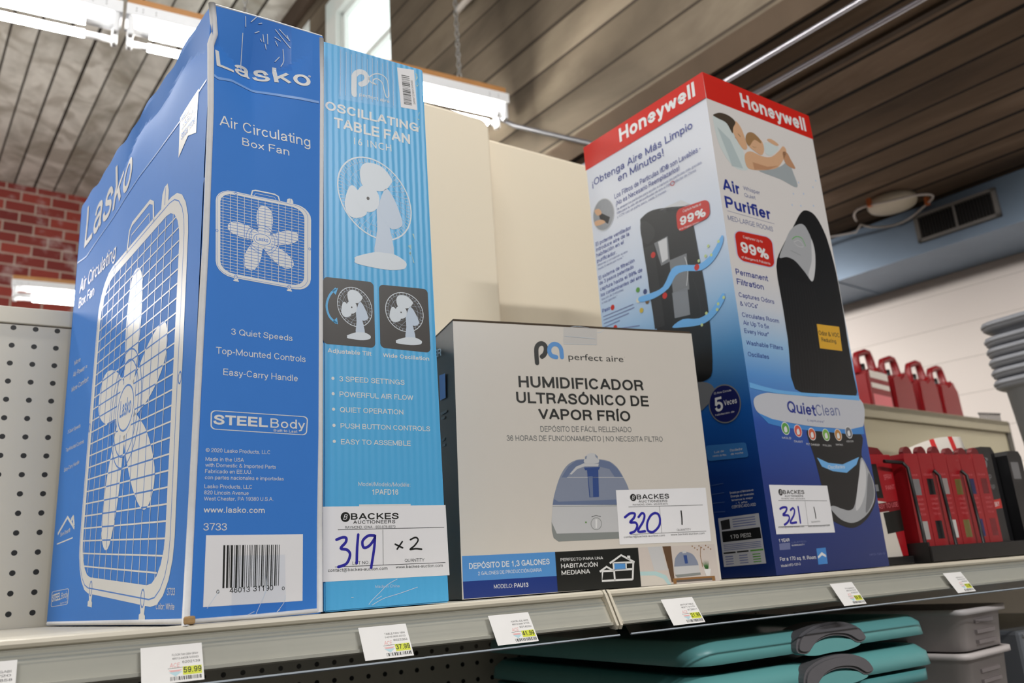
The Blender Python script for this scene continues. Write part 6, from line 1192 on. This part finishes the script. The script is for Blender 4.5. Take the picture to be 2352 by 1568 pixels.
bm = bmesh.new(); add_prism(bm, [(0.0,0.168),(0.083,0.168),(0.070,0.180),(0.02,0.184)], 'y', 0.01, 0.11); link('lid_flap', bm, m_pkd, t)
bm = bmesh.new(); add_box(bm, (0.93,0.09,0.0006), (1.065,0.23,0.0115), 0, 0.001); q = link('display_base', bm, m_tray); tag(q, 'low black display base under the red and white carton', 'display stand')
# curled flyer
bm = bmesh.new(); W = []
for i in range(13):
    f = i/12.0; x = 1.255+0.20*f; z = 0.195+0.028*f+0.010*math.sin(f*math.pi*0.9); W.append((x, 0.20+0.010*f*f, z))
top = [bm.verts.new(p) for p in W]; bot = [bm.verts.new((p[0]+0.012,p[1]-0.008,p[2]-0.075)) for p in W]
for i in range(12):
    f = bm.faces.new((bot[i],bot[i+1],top[i+1],top[i])); f.material_index = 1 if i in (5,9) else 0; f.smooth = True
fl = link('paper_flyer', bm, [m_hw, mat('flyer_red', (190,44,44), 0.5, var=0.02)]); s = fl.modifiers.new('thick', 'SOLIDIFY'); s.thickness = 0.0006
tag(fl, 'white and red paper flyer curling up behind the red packets', 'flyer')
# black blister packs
m_bp = mat('black_pack', (30,30,32), 0.3); m_bpg = mat('pack_grey', (120,120,122), 0.35, var=0)
for k, (x, y, h, lb) in enumerate(((1.305,0.10,0.180,'black blister pack with a grey ring picture beside the red packets'), (1.352,0.12,0.186,'black blister pack behind the one with the ring picture'), (1.400,0.10,0.176,'dark blister pack farthest from the red packets'))):
    t = root('blister_pack', lb, 'packet', (x,y,0.004), 0, 'dark packs beside the red packets')
    bm = bmesh.new(); add_prism(bm, [(0,0),(0.045,0),(0.045,h-0.01),(0.038,h),(0.006,h),(0,h-0.008)], 'y', 0, 0.06); link('pack_body', bm, m_bp, t)
    A = Art(front_frame(), 1)
    if k == 0:
        c = (0.017,h-0.026); A.ring([(c[0]+0.011*math.cos(i*0.393),c[1]+0.011*math.sin(i*0.393)) for i in range(16)], [(c[0]+0.006*math.cos(i*0.393),c[1]+0.006*math.sin(i*0.393)) for i in range(16)], m_bpg, 0); A.quad([(c[0]+0.004,c[1]+0.010),(c[0]+0.016,c[1]+0.008),(c[0]+0.015,c[1]+0.004),(c[0]+0.006,c[1]+0.004)], m_bpg, 0)
        A.text('ZIP', [(0.012,h-0.056),(0.032,h-0.056),(0.012,h-0.046)], m_bpg, 0, bold=0.02); A.text('GRIP', [(0.014,h-0.072),(0.036,h-0.072),(0.014,h-0.064)], m_bpg, 0, bold=0.02)
        A.quad([(0.006,h-0.092),(0.044,h-0.088),(0.044,h-0.104),(0.006,h-0.107)], m_red2, 0); A.text('HUSKY', [(0.012,h-0.103),(0.038,h-0.100),(0.012,h-0.095)], m_wht, 1, bold=0.02)
    else:
        A.quad([(0.006,h-0.02),(0.03,h-0.02),(0.03,h-0.05),(0.006,h-0.05)], m_bpg, 0)
    A.build('front_print', t)
# ------------------------------------------------------------------ grey nested bins
t0 = Vector((2.16,0.16,0.0)); m_bin = mat('grey_plastic', (112,114,120), 0.4, var=0.05)
def nested_bin(k, zr):
    t = root('storage_bin', ('lowest' if k == 0 else 'topmost' if k == 5 else ('second','third','fourth','fifth')[k-1]+' from the bottom')+' grey plastic bin in the nested stack', 'bin', (t0.x,t0.y,zr-0.40), 0, 'nested grey bins')
    bm = bmesh.new(); L = []
    for w, d, z in ((0.40,0.40,0.0),(0.445,0.44,0.36),(0.46,0.455,0.362),(0.475,0.47,0.368),(0.475,0.47,0.3855),(0.465,0.46,0.3865),(0.45,0.445,0.3865),(0.4446,0.4396,0.384),(0.3965,0.3965,0.004)):
        L.append([(x,y,z) for x, y in rounded(w, d, 0.05, 5)])
    add_loft(bm, L, 0); q = link('bin_body', bm, m_bin, t)
    bm = bmesh.new()
    for z in (0.372,): add_loft(bm, [[(x,y,zz) for x, y in rounded(w, d, 0.05, 5)] for w, d, zz in ((0.474,0.469,z),(0.480,0.475,z+0.003),(0.480,0.475,z+0.008),(0.474,0.469,z+0.011))], 0)
    link('rim_bead', bm, m_bin, t)
for k in range(6): nested_bin(k, 0.4215+k*0.0270 + (0.0 if k < 5 else 0.012))

# ------------------------------------------------------------------ gondola beyond, with red cans
def gp(a, c, b=1.35): return BQ(a, b, c)
G0v = BQ(2.2,1.35,-1.4)
t = root('far_gondola', 'almond pegboard shelving unit carrying the red fuel cans', 'shelving', BQ(2.8,1.35,FLOOR-0.02))
inv = Matrix.Translation(-t.location)
m_peg2 = pegboard_mat('far_pegboard', (176,168,142), 0.0, 0.20, 0.0254, 0.0254, 0.0028, (120,112,92))
bm = bmesh.new(); slab_m(bm, [(2.0,1.35,FLOOR),(3.37,1.35,FLOOR),(3.37,1.35,0.37),(2.0,1.35,0.37)], (0,0.02,0), [(0,0)]*4); bm.transform(inv)
q = link('pegboard', bm, m_peg2, t)
bm = bmesh.new(); slab_m(bm, [(2.0,1.338,0.372),(3.385,1.338,0.372),(3.385,1.338,0.412),(2.0,1.338,0.412)], (0,0.034,0), [(0,0)]*4); slab_m(bm, [(2.0,1.338,0.395),(3.385,1.338,0.395),(3.385,1.338,0.413),(2.0,1.338,0.413)], (0,0.13,0), [(0,0)]*4); bm.transform(inv); link('top_rail', bm, mat('far_almond', (160,152,130), 0.5), t)
bm = bmesh.new(); slab_m(bm, [(3.372,1.345,FLOOR),(3.41,1.345,FLOOR),(3.41,1.345,0.412),(3.372,1.345,0.412)], (0,0.03,0), [(0,0)]*4); bm.transform(inv); link('upright', bm, mat('far_upright', (70,66,58), 0.5), t)
m_can = mat('red_fuel_can', (126,14,20), 0.35, var=0.05); m_cap = mat('black_cap', (28,28,30), 0.4)
def fuel_can(a, label, h=0.205, first=False):
    t = root('fuel_can', label, 'fuel can', BQ(a,1.375,0.4135), math.radians(6.6), 'red fuel cans on the far shelving')
    bm = bmesh.new(); w = 0.135; d = 0.07
    add_prism(bm, [(-w,0.0),(0.0,0.0),(-0.006,h*0.52),(-0.022,h*0.62),(-0.034,h*0.72),(-0.040,h*0.70),(-0.075,h*0.60),(-0.105,h*0.66),(-w,h*0.60)], 'y', 0, d)
    bmesh.ops.bevel(bm, geom=bm.edges[:], offset=0.006, segments=2, affect='EDGES')
    link('can_body', bm, m_can, t)
    bm = bmesh.new(); add_tube(bm, [(-0.030,d/2,h*0.66),(-0.040,d/2,h*0.90),(-0.047,d/2,h*0.975),(-0.062,d/2,h*0.985),(-0.118,d/2,h*0.91),(-0.126,d/2,h*0.80),(-0.126,d/2,h*0.60)], [0.014,0.0125,0.012,0.011,0.0105,0.012,0.013], 10); link('handle', bm, m_can, t)
    bm = bmesh.new(); add_tube(bm, [(-0.100,d/2,h*0.62),(-0.100,d/2,h*0.76)], 0.012, 12); link('cap', bm, m_cap, t)
    if first:
        A = Art(front_frame(), 2)
        for z0, z1 in ((0.62,0.50),(0.42,0.34),(0.24,0.04)): A.quad([(-0.12,h*z0),(-0.012,h*(z0-0.03)),(-0.012,h*(z1-0.03)),(-0.12,h*z1)], m_pktxt if z0 < 0.3 else m_hw, 0)
        A.build('pale_stripe', t)
fuel_can(2.645, 'red fuel can with pale stripes nearest the air purifier carton', 0.205, True); fuel_can(2.800, 'second red fuel can along from the air purifier carton', 0.198); fuel_can(2.975, 'third red fuel can along from the air purifier carton', 0.200); fuel_can(3.125, 'red fuel can at the end of the row beside the grey bins', 0.196)
bm = bmesh.new(); o0 = BQ(3.22,1.40,0.414)
for k in range(9): add_tube(bm, [BQ(3.215+k*0.02,1.36,0.414)-o0, BQ(3.215+k*0.02,1.36,0.436+0.001*k)-o0], 0.0028, 6)
add_tube(bm, [BQ(3.205,1.36,0.437)-o0, BQ(3.385,1.36,0.446)-o0], 0.0032, 6)
q = link('wire_rack', bm, m_tray); q.location = o0; tag(q, 'small dark wire rack on the far shelving beside the grey bins', 'rack')

# ------------------------------------------------------------------ teal totes under the shelf
m_teal = mat('teal_plastic', (112,180,180), 0.35, var=0.03); m_latch = mat('grey_latch', (108,106,110), 0.45, var=0.04); m_tealb = mat('teal_tub', (92,160,162), 0.35, var=0.03)
LX, LW, LD = 0.758, 0.436, 0.50
def tote_lid(z, label, dx=0.0):
    t = root('tote_lid', label, 'lid', (LX+dx,0.02+LD/2,z), 0, 'teal tote lids')
    bm = bmesh.new(); L = []
    for w, d, zz in ((LW-0.012,LD-0.012,0.0),(LW,LD,0.001),(LW-0.004,LD-0.004,0.017),(LW-0.022,LD-0.022,0.026),(LW-0.05,LD-0.05,0.0265),(LW-0.06,LD-0.06,0.018),(LW-0.3,LD-0.3,0.018)):
        L.append([(x,y,zz) for x, y in rounded(w, d, 0.035 if w > 0.3 else 0.02, 6)])
    add_loft(bm, L, 0); link('lid_panel', bm, m_teal, t)
    # latch arch on the front
    for sg in (-1,):
        y0 = -LD/2; bm = bmesh.new(); top = [(-0.062,0.004),(-0.055,0.020),(-0.030,0.029),(0.0,0.032),(0.030,0.030),(0.056,0.021),(0.066,0.008)]; low = [(0.050,0.004),(0.030,0.013),(0.0,0.016),(-0.026,0.011),(-0.044,0.0)]
        add_prism(bm, spline(top+low, 4, True), 'y', y0-0.010, y0+0.03); bmesh.ops.bevel(bm, geom=[e for e in bm.edges if abs(e.verts[0].co.y-e.verts[1].co.y) < 1e-6 and e.verts[0].co.y < y0], offset=0.003, segments=2, affect='EDGES'); link('latch', bm, m_latch, t)
        bm = bmesh.new(); P = spline([(-0.05,0.0),(-0.03,0.009),(0.0,0.013),(0.032,0.010),(0.056,0.002),(0.03,-0.003),(0.0,-0.003),(-0.03,-0.004)], 4, True); add_prism(bm, P, 'y', y0-0.006, y0+0.01); link('latch_seat', bm, m_teal, t)
    return t
tote_lid(-0.0915, 'upper teal tote lid with a grey latch under the shelf'); tote_lid(-0.1300, 'lower teal tote lid with a grey latch, on the teal tote', 0.004)
bm = bmesh.new(); L = [[(x,y,zz) for x, y in rounded(w, d, 0.03, 5)] for w, d, zz in ((0.34,0.40,-0.5598),(0.39,0.45,-0.15),(0.425,0.485,-0.149),(0.425,0.485,-0.1345))]; add_loft(bm, L, 0)
q = link('storage_tote', bm, m_tealb); q.location = (LX+0.004,0.02+LD/2,0); tag(q, 'teal plastic tote on the lower shelf under its lids', 'tote')
# white slotted baskets
m_wb = mat('white_plastic', (222,214,212), 0.45); m_wbs = mat('slot_shadow', (132,124,124), 0.6)
for k, (z0, z1, lb) in enumerate(((-0.315,-0.205,'lowest white slotted basket in the stack beside the teal tote'),(-0.205,-0.125,'middle white slotted basket in the stack beside the teal tote'),(-0.1245,-0.066,'topmost white slotted basket in the stack beside the teal lids'))):
    t = root('slotted_basket', lb, 'basket', (1.098-0.008*(1-k),0.172,z0), math.radians(8), 'stacked white baskets')
    bm = bmesh.new(); h = z1-z0-0.0008; L = [[(x,y,zz) for x, y in rounded(w, d, 0.02, 4)] for w, d, zz in ((0.136,0.26,0.0),(0.144,0.27,h-0.008),(0.158,0.285,h-0.008),(0.158,0.285,h),(0.142,0.266,h),(0.132,0.256,0.004))]; add_loft(bm, L, 0); link('basket_body', bm, m_wb, t)
    bm = bmesh.new()
    for i in range(max(2, int((h-0.014)/0.014))):
        zz = 0.008+i*0.014; add_box(bm, (-0.03,-0.1365,zz), (0.03,-0.130,zz+0.005)); add_box(bm, (-0.073,-0.05,zz), (-0.067,0.05,zz+0.005))
    link('slot', bm, m_wbs, t)
bm = bmesh.new(); add_box(bm, (1.0,0.07,-0.5598), (1.15,0.34,-0.3158), 0, 0.004); q = link('white_carton', bm, m_wb); tag(q, 'plain white box under the stacked slotted baskets', 'box')
# clear drawers at the lower right
m_dr = mat('smoky_drawer', (112,116,122), 0.3, var=0.05); m_drw = mat('drawer_edge', (160,164,168), 0.3)
for k in range(4):
    z0 = -0.5598+k*0.112
    t = root('plastic_drawer', ('bottom','second','third','top')[k]+' smoky plastic drawer in the stack beside the white baskets', 'drawer', (1.245,0.06,z0), 0, 'smoky drawers')
    bm = bmesh.new(); add_box(bm, (0,0,0), (0.36,0.40,0.1112), 0, 0.006); link('drawer_case', bm, m_dr, t)
    bm = bmesh.new()
    for zz in (0.012,0.048,0.078,0.102): add_box(bm, (0.006,-0.004,zz), (0.354,0.001,zz+0.004))
    add_box(bm, (0.13,-0.010,0.055), (0.23,0.0,0.066), 0, 0.002); link('drawer_front', bm, m_drw, t)
